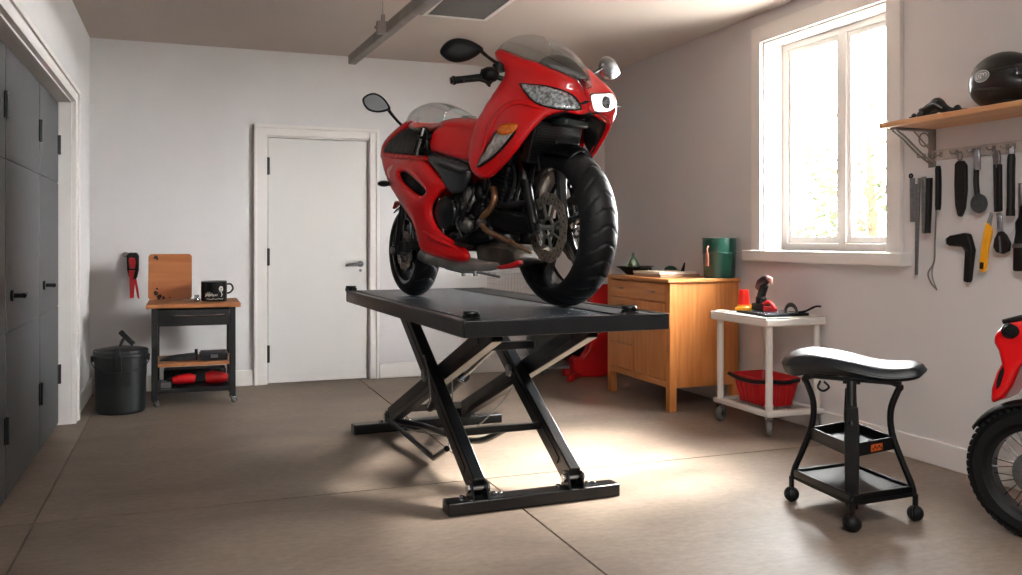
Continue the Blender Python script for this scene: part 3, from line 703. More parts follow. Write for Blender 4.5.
# things on the trolley
tz = tt-.006
MT = M['matblue'] = mat('dark_tray_mat', '#22282d', .35, coat=.3)
tr_ = thing('tray', 'black tray with a glossy sheet lying on the white trolley', 'tray', (3.5, 4.68, tz))
b = MB(); b.prism([(3.335, 4.50, tz+.001), (3.66, 4.50, tz+.001), (3.66, 4.86, tz+.001), (3.40, 4.90, tz+.001)], (0, 0, .017)); b.build('body', 'blackp', tr_, bevel=.004)
b = MB(); b.prism([(3.36, 4.53, tz+.0185), (3.60, 4.53, tz+.0185), (3.60, 4.72, tz+.0185), (3.40, 4.80, tz+.0185)], (0, 0, .002)); b.build('sheet', mat('blue_grey_sheet', '#8fa3b2', .15, coat=.5), tr_)
b = MB(); b.tube(smoothpts([(3.60, 4.53, tz+.02), (3.63, 4.50, tz+.03), (3.67, 4.46, tz+.06), (3.70, 4.44, tz+.062)], 5), [.014]*5+[.012]*5+[.010]*6, 10, flat=.6); b.build('handle', 'blackp', tr_)
# red and yellow cup
ccx, ccy = 3.42, 4.845
cup = thing('cup', 'red tapered cup with a yellow foot on the trolley', 'cup', (ccx, ccy, tz+.019))
b = MB(); b.lathe([(0, .012), (.042, .012), (.030, .13), (.026, .13), (.035, .02), (0, .02)], (ccx, ccy, tz+.020), seg=24); b.build('body', mat('bright_red', '#e5200f', .35, coat=.4), cup)
b = MB(); b.lathe([(0, 0), (.05, 0), (.048, .016), (.038, .024), (.036, .035), (.0, .035)], (ccx, ccy-.008, tz+.0195), seg=24, sy=1.3); b.build('foot', 'yellow', cup)
tag(recentre(MB().box((3.34, 4.96, tz+.006), (.05, .09, .010), Matrix.Rotation(.3, 3, 'Z')).build('card', 'paper', bevel=.002)), 'small cream card on the trolley corner left of the cup', 'card')
# cordless drill like tool, black and red
qx, qy = 3.475, 4.74
dr_ = thing('power_drill', 'black and red cordless drill standing on the white trolley', 'drill', (qx, qy, tz+.02))
zq = tz+.021
b = MB(); b.box((qx, qy, zq+.018), (.055, .085, .036)); b.build('battery', 'blackp', dr_, bevel=.008)
b = MB(); b.tube(smoothpts([(qx, qy, zq+.03), (qx, qy-.004, zq+.07), (qx+.0, qy-.015, zq+.10), (qx, qy-.025, zq+.125)], 5), [.026]*5+[.021]*5+[.022]*6, 14); b.build('grip', 'blackp', dr_)
b = MB(); b.tube([(qx, qy+.02, zq+.11), (qx, qy-.005, zq+.135), (qx, qy-.04, zq+.155), (qx, qy-.062, zq+.160)], [.018, .026, .024, .016], 14); b.build('motor_housing', mat('dark_maroon', '#2a1a20', .4), dr_)
b = MB(); b.tube([(qx, qy-.06, zq+.16), (qx, qy-.075, zq+.158), (qx+.002, qy-.082, zq+.135)], [.013, .012, .006], 12); b.build('chuck', mat('pale_pink_plastic', '#b08078', .4), dr_)
b = MB(); b.tube(smoothpts([(qx-.01, qy-.03, zq+.03), (qx-.01, qy-.07, zq+.045), (qx-.01, qy-.11, zq+.03), (qx-.01, qy-.13, zq+.012)], 5), [.010]*16, 10); b.box((qx-.01, qy-.085, zq+.014), (.03, .07, .024)); b.build('trigger_guard', 'redp', dr_, bevel=.004)
for ch in dr_.children:
    ch.data.transform(Matrix.Scale(1.3, 4))
# grey strap loop
o = MB(); 
pts = [(3.60, 4.60+.055*math.cos(PI*k/10), tz+.02+.045*math.sin(PI*k/10)) for k in range(11)]
o.tube(pts, .014, 10, flat=.35)
tag(recentre(o.build('strap_loop', mat('grey_rubber', '#3c3f42', .5))), 'dark grey arched rubber strap on the trolley right of the drill', 'strap')
# ================================================================ ROLLING STOOL
F1, F2, F3 = hit(791, 501, 2, 0), hit(852, 532, 2, 0), hit(916, 521, 2, 0)
F4 = F1+F3-F2
cc_ = (F1+F3)/2; so = Vector((0, 0, 0))
st = thing('rolling_stool', 'black padded saddle stool on four casters in the right foreground', 'stool', (cc_.x, cc_.y, 0))
def toC(p, k=.92): return cc_+(p-cc_)*k
z0_ = .165
zp = hit(855, 504, 1, F2.y).z
zp = .115
b = MB(); q = [toC(F, .97) for F in (F1, F2, F3, F4)]
b.prism([(p_.x, p_.y, zp-.015) for p_ in q], (0, 0, .035)); b.build('base_shelf', 'blackp', st, bevel=.006)
b = MB(); q2 = [toC(F, .94) for F in (F1, F2, F3, F4)]
for i in range(4):
    a_, c_ = q2[i], q2[(i+1) % 4]; b.beam((a_.x, a_.y, zp+.018), (c_.x, c_.y, zp+.018), .02, .03)
b.build('base_rim', 'black', st, bevel=.004)
for i, F in enumerate((F1, F2, F3, F4)):
    g_ = toC(F, .99)
    c0 = Vector((g_.x, g_.y, .034))
    b = MB(); b.ball(c0, .034, 22, (1, 1, 1)); o = b.build('caster', 'rubber', st)
    b = MB(); b.cyl(c0+Vector((0, 0, .02)), (g_.x, g_.y, zp), .012); b.torus(c0, .030, .008, axis=(F-cc_).normalized(), seg=24, rs=8); b.build('fork', 'black', o)
# posts on the near and far corners, curved legs left and right
d13 = (F3-F1).normalized(); d24 = (F4-F2).normalized(); zs_ = .585
for F, sg in ((F2, -1), (F4, 1)):
    a_ = toC(F, .86); t_ = toC(F, .60)
    b = MB()
    def flat(a, c, w0, w1):
        s_ = d13; vs = []
        for P_, w in ((a, w0), (c, w1)):
            for s1, s2 in ((-1, -1), (1, -1), (1, 1), (-1, 1)): vs.append(Vector(P_)+s_*w/2*s1+d24*.009*s2)
        b.add(vs, [(0, 1, 2, 3), (4, 5, 6, 7), (0, 1, 5, 4), (1, 2, 6, 5), (2, 3, 7, 6), (3, 0, 4, 7)])
    flat((a_.x, a_.y, zp-.03), (a_.x*.8+t_.x*.2, a_.y*.8+t_.y*.2, .37), .052, .062)
    flat((a_.x*.8+t_.x*.2, a_.y*.8+t_.y*.2, .37), (a_.x*.7+t_.x*.3, a_.y*.7+t_.y*.3, .50), .062, .05)
    b.build('leg', 'black', st, bevel=.004)
    b = MB(); u_ = Vector((a_.x*.7+t_.x*.3, a_.y*.7+t_.y*.3, .0)); b.cyl((u_.x, u_.y, .42), (t_.x, t_.y, zs_+.01), .019); b.build('support_tube', 'black', st)
for F, sg in ((F1, -1), (F3, 1)):
    def R_(k, z): p_ = toC(F, k); return (p_.x, p_.y, z)
    b = MB(); b.tube(smoothpts([R_(.97, zp-.01), R_(.93, zp+.04), R_(.80, .24), R_(.64, .36), R_(.62, .46), R_(.72, .54), R_(.76, .565), R_(.55, .585), R_(.2, .59)], 6), .014, 12); b.build('leg', 'black', st)
# middle tray
zm = .325
q3 = [toC(F, k) for F, k in ((F1, .66), (F2, .84), (F3, .66), (F4, .84))]
b = MB(); b.prism([(p_.x, p_.y, zm-.03) for p_ in q3], (0, 0, .012))
for i in range(4):
    a_, c_ = q3[i], q3[(i+1) % 4]; b.beam((a_.x, a_.y, zm-.005), (c_.x, c_.y, zm-.005), .012, .055)
b.build('middle_tray', 'blackp', st, bevel=.003)
a_, c_ = q3[1], q3[2]; e_ = (c_-a_); nn = Vector((e_.y, -e_.x, 0)).normalized()
mm = a_+e_*.42+nn*.0065
b = MB(); b.beam((mm.x, mm.y, zm-.008), (mm.x+e_.x*.27, mm.y+e_.y*.27, zm-.008), .003, .028); o = b.build('label_plate', mat('orange_label', '#c4581c', .5, var=.2, vscale=80), st)
# tiny dark lines on the label
b = MB()
for k in range(5):
    m2_ = mm+e_*(.035+.05*k)+nn*.0022; b.box((m2_.x, m2_.y, zm-.008+(.004 if k % 2 else -.003)), (.006, .002, .010), Matrix.Rotation(math.atan2(e_.y, e_.x), 3, 'Z'))
b.build('label_print', 'blackp', o)
# saddle
R3 = d13; R4 = d24
nu, nv = 40, 24; HL, HW = .305, .19
top = []; bot = []
def seat_h(u, w):                                  # u -1..1 left to right, w -1..1 near to far
    z = .648+.040*(-math.tanh((u-.12)*2.4))*.60+.045*max(0, (u-.35))**1.5-.035*max(0, -u-.45)**1.6*3
    return z
vs = []; fs = []
b = MB()
for side in (1, -1):
    for i in range(nu+1):
        for j in range(nv+1):
            u_ = -1+2*i/nu; w_ = -1+2*j/nv
            # squircle mapping
            k_ = 1-.12*(1-abs(u_))*0
            x_ = u_*math.sqrt(1-w_*w_*.22); y_ = w_*math.sqrt(1-u_*u_*.42)
            wid = HW*(1.0 if u_ < 0 else 1-.12*u_)
            e_ = max(abs(u_), abs(w_)); rnd = math.sqrt(max(0, 1-max(0, (e_-.74)/.26)**2.6))
            th = .034 if side > 0 else .036*(1+.7*max(0, -u_+.2))*(1-.4*max(0, u_))
            z_ = seat_h(x_, y_)+side*th*rnd+(.010*(1-abs(w_))*0)-.018*abs(y_)**2*(1 if side > 0 else .6)
            p_ = cc_+R3*(x_*HL)+R4*(y_*wid); vs.append((p_.x, p_.y, z_))
N1 = (nu+1)*(nv+1)
for sd in (0, 1):
    for i in range(nu):
        for j in range(nv):
            a0_ = sd*N1+i*(nv+1)+j; f_ = (a0_, a0_+1, a0_+nv+2, a0_+nv+1); fs.append(f_ if sd else f_[::-1])
b.add(vs, fs); b.build('seat', 'leather', st, smooth=60, merge=.0005)
b = MB(); 
for s_ in (-1, 1):
    a_ = cc_+R3*(-.20)+R4*(.08*s_); c_ = cc_+R3*(.20)+R4*(.08*s_); b.beam((a_.x, a_.y, .588), (c_.x, c_.y, .588), .03, .014)
a_ = cc_+R4*(-.13); c_ = cc_+R4*.13; b.beam((a_.x, a_.y, .582), (c_.x, c_.y, .582), .07, .012)
b.build('seat_plate', 'black', st, bevel=.002)
b = MB(); a_ = cc_-R3*.13-R4*.11; b.tube(smoothpts([(a_.x, a_.y, .575), (a_.x-.02, a_.y-.01, .55), (a_.x, a_.y-.02, .535), (a_.x+.03, a_.y-.02, .55), (a_.x+.02, a_.y, .572)], 5), .005, 8); b.build('release_lever', 'black', st)
# ================================================================ LEFT CART WITH DRAWER
vx0, vx1, vy0, vy1, vt = -.215, .355, 6.72, 7.22, .735
crt = thing('utility_cart', 'black cart with oak top and drawer on casters by the back wall', 'cart', ((vx0+vx1)/2, (vy0+vy1)/2, 0))
b = MB(); b.span((vx0-.035, vy0-.03, vt-.032), (vx1+.035, vy1+.03, vt)); b.build('top', 'wood_x', crt, bevel=.006)
M['cartblack'] = mat('cart_black', '#080b0e', .4, coat=.2)
lg = .042
for xx in (vx0, vx1-lg):
    for yy in (vy0, vy1-lg):
        b = MB(); b.span((xx, yy, .052), (xx+lg, yy+lg, vt-.032)); b.build('leg', 'cartblack', crt, bevel=.003)
b = MB(); b.span((vx0+lg, vy1-.03, .56), (vx1-lg, vy1-.008, vt-.034)); 
b.build('back_rail', 'cartblack', crt)
for xx in (vx0+.008, vx1-.03):
    b = MB(); b.span((xx, vy0+lg, .56), (xx+.022, vy1-lg, vt-.034)); b.build('side_rail', 'cartblack', crt)
b = MB(); b.span((vx0+lg+.002, vy0-.004, .575), (vx1-lg-.002, vy0+.02, vt-.045)); b.span((vx0+lg+.01, vy0+.02, .585), (vx1-lg-.01, vy1-.05, .60)); dw = b.build('drawer', 'cartblack', crt, bevel=.003)
b = MB(); b.tube(smoothpts([(vx0+.14, vy0-.006, .652), (vx0+.16, vy0-.026, .652), ((vx0+vx1)/2+.03, vy0-.030, .645), (vx1-.10, vy0-.026, .652), (vx1-.08, vy0-.006, .652)], 5), .006, 8); b.build('handle', 'chrome', dw)
b = MB(); b.span((vx0+lg-.02, vy0+.005, .285), (vx1-lg+.02, vy1-.02, .31)); b.build('shelf', 'wood_x', crt, bevel=.003)
b = MB(); b.span((vx0+lg-.01, vy0+.005, .095), (vx1-lg+.01, vy1-.01, .125)); b.build('bottom_shelf', 'cartblack', crt, bevel=.003)
for xx in (vx0+lg/2, vx1-lg/2):
    for yy in (vy0+lg/2, vy1-lg/2): caster(crt, xx, yy, .022, .018, .056, 'chrome', .4)
# chopping board leaning on the wall
def LW_(u, v, y): return hit(u, v, 1, y)
bb0, bb1 = LW_(148, 303, 7.1), LW_(192, 254, 7.1)
bd = thing('cutting_board', 'tall reddish-brown board standing upright on the black cart', 'board', ((bb0.x+bb1.x)/2, 7.1, vt))
hw_, hh_ = (bb1.x-bb0.x)/2, bb1.z-vt
bxc = (bb0.x+bb1.x)/2
def rr2(hx, z0, z1, r, n=5):
    out = []
    for (sx_, zc, a0) in ((1, z1-r, 0), (-1, z1-r, PI/2), (-1, z0+r, PI), (1, z0+r, 1.5*PI)):
        for k in range(n+1):
            a = a0+PI/2*k/n; out.append((sx_*(hx-r)+r*math.cos(a), zc+r*math.sin(a)))
    return out
tilt = lambda z: 7.09+.30*(z-vt)
b = MB(); b.prism([(bxc+x_, tilt(z_), z_) for x_, z_ in rr2(hw_, vt+.008, vt+hh_, .025)], (0, .018, -.003)); b.build('panel', 'board', bd, bevel=.003)
M['scuff'] = mat('dark_scuff', '#2a1c14', .7)
b = MB(); rnd = random.Random(3)
def blot(x_, z_, r_):
    n = 9; P = [(x_+r_*rnd.uniform(.5, 1.2)*math.cos(2*PI*k/n), z_+r_*rnd.uniform(.5, 1.2)*math.sin(2*PI*k/n)) for k in range(n)]
    b.prism([(a, tilt(c)-.0012, c) for a, c in P], (0, .0016, 0))
blot(bxc-hw_*.66, vt+hh_*.93, .018); blot(bxc-hw_*.6, vt+hh_*.90, .01); blot(bxc-hw_*.66, vt+.06, .018); blot(bxc-hw_*.5, vt+.03, .02); blot(bxc-.0, vt+.022, .008); blot(bxc-hw_*.3, vt+.022, .012); blot(bxc-hw_*.6, vt+.09, .010)
b.build('burn_mark', 'scuff', bd, smooth=0)
# black enamel mug
mx0, mx1 = LW_(201, 302, 6.95), LW_(227, 282, 6.95); mr = (mx1.x-mx0.x)/2; mxc = (mx0.x+mx1.x)/2; mh = .145
mg = thing('mug', 'black enamel mug with pale drawn pattern on the cart top', 'mug', (mxc, 6.95, vt))
b = MB(); b.lathe([(0, 0), (mr-.004, 0), (mr, .006), (mr, mh), (mr-.006, mh), (mr-.008, .01), (0, .01)], (mxc, 6.95, vt), seg=40); b.build('body', 'black', mg)
b = MB(); b.tube(smoothpts([(mxc+mr-.004, 6.95, vt+mh*.86), (mxc+mr+.03, 6.95, vt+mh*.84), (mxc+mr+.042, 6.95, vt+mh*.60), (mxc+mr+.02, 6.95, vt+mh*.42), (mxc+mr-.004, 6.95, vt+mh*.38)], 6), .007, 8); b.build('handle', 'black', mg)
b = MB()
def mp(a, z, o=.0015): 
    a = math.radians(a); return Vector((mxc+(mr+o)*math.sin(a), 6.95-(mr+o)*math.cos(a), vt+z))
b.tube([mp(30+9*math.cos(t_*PI/6), .092+.018*math.sin(t_*PI/6)) for t_ in range(12)], .0030, 6, closed=True)
b.tube([mp(30+5*math.cos(t_*PI/6), .094+.009*math.sin(t_*PI/6)) for t_ in range(12)], .0035, 6, closed=True)
for k in range(6):
    a = -42+k*9; b.tube([mp(a, .035+.006*(k % 2)), mp(a+4, .062+.012*math.sin(k)), mp(a+7, .040), mp(a+9, .055)], .0022, 6)
b.tube([mp(a, .018+.002*math.sin(a)) for a in range(-35, 45, 5)], .0022, 6)
b.tube([mp(30, .07), mp(36, .05), mp(30, .035)], .0025, 6)
b.build('pattern', 'label', mg)
b = MB(); b.torus((mxc, 6.95, vt+mh), mr-.003, .0035); b.build('lip', 'steel', mg)
jx_, jy_ = mxc-mr-.03, 6.93
tag(recentre(MB().lathe([(0, 0), (.020, 0), (.022, .015), (.016, .03), (.018, .045), (.012, .05), (0, .05)], (jx_, jy_, vt)).build('glass_jar', clear_mat('jar_glass', (.6, .68, .7, 1), .2))), 'tiny clear glass jar left of the black mug on the cart', 'jar')
# things on the shelves of the cart
zsA = .3105
tg_ = thing('clamp', 'dark grey flat clamp tool lying on the left of the oak shelf', 'clamp', (-.02, 6.92, zsA))
b = MB(); b.prism([(-.165, 6.84, zsA+.002), (.09, 6.84, zsA+.002), (.09, 6.84, zsA+.045), (.02, 6.84, zsA+.040), (-.10, 6.84, zsA+.028), (-.165, 6.84, zsA+.012)], (0, .12, 0)); b.build('body', mat('dark_grey_tool', '#26282a', .5, metal=.3), tg_, bevel=.005)
b = MB(); b.box((.085, 6.86, zsA+.040), (.022, .04, .078)); b.build('jaw', 'blackp', tg_, bevel=.004)
bx_ = thing('tool_case', 'flat dark blue-grey case lying on the right of the oak shelf', 'case', (.2, 6.93, zsA))
b = MB(); b.span((.115, 6.80, zsA), (.305, 7.02, zsA+.052)); b.build('case_body', mat('slate_case', '#20262e', .45), bx_, bevel=.008)
b = MB(); b.span((.109, 6.79, zsA+.030), (.312, 7.03, zsA+.036)); b.build('seam', 'blackp', bx_, bevel=.002)
b = MB(); b.box((.21, 6.792, zsA+.03), (.05, .012, .022)); b.build('latch', 'steel', bx_, bevel=.002)
zsB = .1255
for i, (x_, lab) in enumerate(((-.005, 'red and black pistol-grip tool on the left of the cart bottom shelf'), (.235, 'red and black pistol-grip tool on the right of the cart bottom shelf'))):
    rt = thing('pistol_tool', lab, 'power tool', (x_, 6.9, zsB), group='red power tools on the cart bottom shelf')
    sg = 1 if i == 0 else -1
    b = MB(); b.tube([(x_-.07*sg, 6.84, zsB+.045), (x_-.03*sg, 6.84, zsB+.05), (x_+.04*sg, 6.84, zsB+.055), (x_+.085*sg, 6.84, zsB+.05)], [.024, .036, .038, .03] if i == 0 else [.028, .04, .048, .04], 16); b.build('motor_housing', 'redp', rt)
    b = MB(); b.tube([(x_-.02*sg, 6.84, zsB+.045), (x_-.03*sg, 6.90, zsB+.03), (x_-.03*sg, 6.97, zsB+.027)], [.022, .022, .024], 12); b.build('grip', 'blackp', rt)
    b = MB(); b.cyl((x_-.11*sg, 6.84, zsB+.044), (x_-.07*sg, 6.84, zsB+.046), .014, .018); b.build('chuck', 'blackp', rt)
tag(recentre(MB().span((-.155, 6.80, zsB), (-.085, 6.88, zsB+.035)).span((-.15, 6.81, zsB+.035), (-.09, 6.87, zsB+.042)).build('small_tin', 'steel', bevel=.003)), 'small grey tin at the left end of the cart bottom shelf', 'tin')
tag(recentre(MB().span((-.14, 6.97, zsB), (.30, 7.16, zsB+.10)).build('parts_box', 'blackp', bevel=.01)), 'black parts box at the back of the cart bottom shelf', 'box')
# ================================================================ WASTE BIN
bxx, byy = -.41, 6.68; br = .170; bh_ = .425
bn = thing('waste_bin', 'round black lidded bucket in the left back corner', 'bin', (bxx, byy, 0))
M['binblack'] = mat('bin_black', '#0b0f12', .42, var=.15, bump=.03)
b = MB(); b.lathe([(0, 0), (br*.90, 0), (br*.93, .012), (br, bh_*.93), (br+.006, bh_*.93), (br+.008, bh_), (br-.004, bh_), (br-.008, .02), (0, .02)], (bxx, byy, 0), seg=48); b.build('body', 'binblack', bn)
b = MB(); b.torus((bxx, byy, bh_*.93), br+.003, .006); b.torus((bxx, byy, bh_), br+.001, .007); b.build('rim', 'binblack', bn)
b = MB(); b.lathe([(0, .03), (.05, .028), (br-.02, .012), (br-.006, 0)], (bxx, byy, bh_), seg=40); b.build('lid', 'binblack', bn)
b = MB(); b.box((bxx+.04, byy-.02, bh_+.085), (.035, .018, .13), Matrix.Rotation(-.75, 3, 'Y')); b.box((bxx+.005, byy-.02, bh_+.05), (.02, .014, .07), Matrix.Rotation(.4, 3, 'Y')); b.build('lid_handle', 'blackp', bn, bevel=.006)
b = MB(); b.box((bxx-.01, byy-br-.006, bh_-.075), (.05, .014, .11)); b.box((bxx-.01, byy-br-.01, bh_+.0), (.034, .02, .05)); b.build('latch', 'blackp', bn, bevel=.005)
for sg in (-1, 1):
    b = MB(); b.box((bxx+sg*(br+.008), byy-.02, bh_*.88), (.02, .05, .04)); b.build('ear', 'blackp', bn, bevel=.005)
b = MB(); b.tube([(bxx+(br+.014)*math.cos(a), byy-.02-(br+.014)*math.sin(a)*.95, bh_*.86-.075*math.sin(a)) for a in [PI*k/20 for k in range(21)]], .0035, 6); b.build('bail', 'blackp', bn)
# ================================================================ RED/BLACK TOOL HUNG ON THE WALL
hx0, hx1 = LW_(126.5, 252, YB), LW_(139, 280, YB)
hcx = (hx0.x+hx1.x)/2; ztop = LW_(132, 252, YB).z
ht = thing('hanging_flashlight', 'black and red hand lamp with red strap hung on the back wall', 'hand lamp', (hcx, YB, LW_(132, 299, YB).z))
def HP(u, v, y): p_ = LW_(u, v, y); return p_
b = MB(); b.prism([HP(u, v, YB-.05) for u, v in [(126.5, 256), (128.5, 252.5), (137, 252.5), (139, 256), (138.8, 270), (137, 278), (134.5, 279.5), (129, 278), (127, 270)]], (0, .045, 0)); b.build('body', 'blackp', ht, bevel=.012, bseg=3)
b = MB(); b.prism([HP(u, v, YB-.058) for u, v in [(128.6, 259), (130, 257.5), (134.5, 258), (136, 262), (135, 268.5), (129.5, 268.5)]], (0, .01, 0)); b.prism([HP(u, v, YB-.056) for u, v in [(128.5, 270.5), (135, 270), (133.5, 279), (129.5, 280)]], (0, .01, 0)); b.build('face_plate', 'redp', ht, bevel=.004)
b = MB(); b.prism([HP(u, v, YB-.03) for u, v in [(129.3, 278), (135.5, 278), (133.8, 298), (129.8, 298.5)]], (0, .006, 0)); b.prism([HP(u, v, YB-.036) for u, v in [(134, 278), (136.2, 278), (138.5, 290), (139.5, 299), (137.5, 298), (135.5, 288)]], (0, .005, 0)); b.build('strap', 'redp', ht, bevel=.002)
b = MB(); q = HP(125.5, 254.5, YB-.02); b.torus(q, .018, .003, (0, 1, 0), 18, 6); b.cyl((q.x-.005, YB, q.z+.015), (q.x-.005, YB-.035, q.z+.018), .004); b.build('hook', 'steel', ht)
# ================================================================ WALL SHELF
sy1 = 3.66; sy0 = 2.35; sxf = 3.42; szb = 1.775
sh = thing('wall_shelf', 'pine shelf board on a steel bracket right of the window', 'shelf', ((sxf+XR)/2, (sy0+sy1)/2, szb))
MB().span((sxf, sy0, szb), (XR, sy1, szb+.028)).build('board', 'pine_y', sh, bevel=.004)
def bracket(y):
    b = MB(); b.span((XR-.012, y-.022, 1.575), (XR, y+.022, szb)); b.span((XR-.27, y-.02, szb-.012), (XR, y+.02, szb))
    b.build('bracket', 'rail', sh, bevel=.002)
    for s_ in (-.014, .014):
        b = MB(); b.tube(smoothpts([(XR-.26, y+s_, szb-.014), (XR-.20, y+s_, szb-.05), (XR-.09, y+s_, szb-.13), (XR-.014, y+s_, 1.60)], 6), .0055, 8); b.build('brace', 'rail', sh)
    b = MB(); b.torus((XR-.06, y, szb-.055), .035, .004, (0, 1, 0), 20, 6); b.tube([(XR-.13, y, szb-.013), (XR-.03, y, szb-.10)], .004, 6); b.build('scroll', 'rail', sh)
bracket(3.60); bracket(2.55)
top = szb+.0285
# helmet
hc = hit(1004, 84, 0, 3.575); hc.z = top+.128
hm = thing('helmet', 'black full-face motorcycle helmet with an oval grey badge on the pine shelf', 'helmet', (hc.x, hc.y, top))
yaw = Matrix.Rotation(math.radians(200), 3, 'Z')
def helmet_pt(th, ph):                              # th around, ph from crown down
    x = math.sin(ph)*math.cos(th); y = math.sin(ph)*math.sin(th); z = math.cos(ph)
    return x, y, z
vs = []; fs = []; nu, nv = 56, 34
a0 = math.radians(0)
for i in range(nv+1):
    ph = math.radians(3+139*i/nv)
    for k in range(nu):
        th = 2*PI*k/nu; x, y, z = helmet_pt(th, ph)
        fy = -y                                      # front looks along -y (towards the camera's right)
        r = .140; px, py, pz = x*.125, y*.155, z*.132
        if fy > .35 and z < .1: py -= .03*min(1, (fy-.35)/.5)*min(1, (.1-z)*3)    # chin bar pushed forward
        if fy < -.2 and z < -.2: py -= -.008
        vs.append((hc.x+px, hc.y+py, hc.z+pz-.003))
for i in range(nv):
    for k in range(nu): fs.append((i*nu+k, i*nu+(k+1) % nu, (i+1)*nu+(k+1) % nu, (i+1)*nu+k))
fs.append(tuple(range(nu))); 
b = MB(); b.add(vs, fs); b.build('shell', mat('helmet_black', '#0a0d10', .4, coat=.25, spec=.35), hm, solid=.006, smooth=60)
b = MB()
ring = [(hc.x+.126*math.sin(math.radians(142))*1.0*math.cos(2*PI*k/40), hc.y+.155*math.sin(math.radians(142))*math.sin(2*PI*k/40)-(.02 if math.sin(2*PI*k/40) < -.4 else 0), hc.z-.110) for k in range(40)]
b.tube(ring, .0095, 8, closed=True); b.build('edge_trim', 'rubber', hm)
# lower moulding on the side and visor
def hp(thd, phd, o=.003):
    th, ph = math.radians(thd), math.radians(phd); x, y, z = helmet_pt(th, ph); return Vector((hc.x+x*(.125+o), hc.y+y*(.155+o), hc.z+z*(.132+o)))
b = MB(); b.tube([hp(a, 103+ .10*(a-110), .002) for a in range(110, 265, 5)], .005, 8); b.tube([hp(a, 78-.10*(a-185), .002) for a in range(190, 270, 5)], .006, 8); b.build('side_moulding', mat('helmet_seam', '#0a0c0e', .3), hm)
b = MB(); vs = []; fs = []
for i in range(9):
    for k in range(25):
        a = 232+76*k/24; p_ = hp(a, 66+4.0*i, .007 if 0 < i < 8 else .001); vs.append(p_+Vector((0, 0, 0)))
for i in range(8):
    for k in range(24): fs.append((i*25+k, i*25+k+1, (i+1)*25+k+1, (i+1)*25+k))
b.add(vs, fs); b.build('visor', mat('visor_dark', '#1c2228', .08, coat=1), hm, smooth=60, solid=.002)
# badge: oval with raised squiggles, on the side that faces the room
bc, bw, bh = 183, 13, 11
def patch(m_, c, pc, w, h, o, n=20):
    P = [hp(c, pc, o)]+[hp(c+w*math.cos(2*PI*k/n), pc+h*math.sin(2*PI*k/n), o) for k in range(n)]
    m_.add(P, [(0, 1+k, 1+(k+1) % n) for k in range(n)])
thb = math.degrees(math.atan2(-hc.y, -hc.x)) % 360
bc = 176; 
b = MB(); patch(b, bc, 84, 15, 12, .0035, 28); b.build('badge', mat('badge_grey', '#8d9394', .4, metal=.3), hm, smooth=0, solid=.002)
b = MB(); 
b.tube([hp(bc+14.5*math.cos(2*PI*k/28), 84+11.5*math.sin(2*PI*k/28), .0055) for k in range(28)], .0014, 6, closed=True)
for k, (da, dp) in enumerate(((-8, 0), (-3, -1), (2, 0), (7, -1))):
    b.tube([hp(bc+da+3*math.cos(t_), 84+dp+5*math.sin(t_), .0055) for t_ in [k+j*.7 for j in range(7)]], .0018, 6)
b.build('badge_emblem', mat('badge_pale', '#d8dcdc', .4), hm)
b = MB(); q = hp(100, 100, .004); b.box(q, (.012, .014, .03)); b.build('strap_stud', 'blackp', hm, bevel=.003)
# goggles / glove bundle
gc = hit(940, 108, 0, 3.53)
gl = thing('riding_glove', 'crumpled black glove with grey piping lying on the shelf left of the helmet', 'glove', (3.53, gc.y, top))
def SP(u, v, x=3.53): return hit(u, v, 0, x)
b = MB(); P = [SP(918, 113), SP(924, 107), SP(932, 104), SP(939, 101), SP(947, 105), SP(954, 107), SP(959, 103.5)]
P = [Vector((3.53+.01*math.sin(i*1.3), p_.y, max(top+.012, p_.z-.020))) for i, p_ in enumerate(P)]
b.tube(smoothpts(P, 6), [.78*q_ for q_ in [ .012, .014, .016, .017, .018, .018, .019, .021, .023, .024, .026, .027, .027, .028, .029, .030, .030, .030, .030, .029, .028, .026, .023, .021, .018, .017, .015, .014, .014, .015, .016, .017, .018, .019, .019, .018, .015][:37]], 14, flat=1.6)
bm_ = b.build('palm', mat('glove_cloth', '#15181b', .6, bump=.5, bscale=70), gl)
for vtx in bm_.data.vertices:
    if vtx.co.z < .001: vtx.co.z = .001
b = MB(); Q = [Vector((3.497, p_.y, p_.z+.004)) for p_ in P[1:5]]; b.tube(smoothpts(Q, 5), .005, 8); b.build('piping', mat('glove_piping', '#5c6266', .4), gl)
b = MB()
for i in range(3): b.tube([Vector((3.50+.012*i, P[5].y-.005, top+.014)), Vector((3.49+.015*i, P[5].y-.05-.006*i, top+.012)), Vector((3.49+.015*i, P[5].y-.075-.006*i, top+.010))], [.012, .010, .008], 10)
b.build('finger', 'blackp', gl)
kc = SP(909, 117, 3.45)
tag(recentre(MB().cyl((3.47, kc.y, top), (3.47, kc.y, top+.012), .014).ball((3.47, kc.y-.012, top+.016), .013).build('rubber_stopper', 'blackp')), 'tiny black knob at the left end of the pine shelf', 'knob')
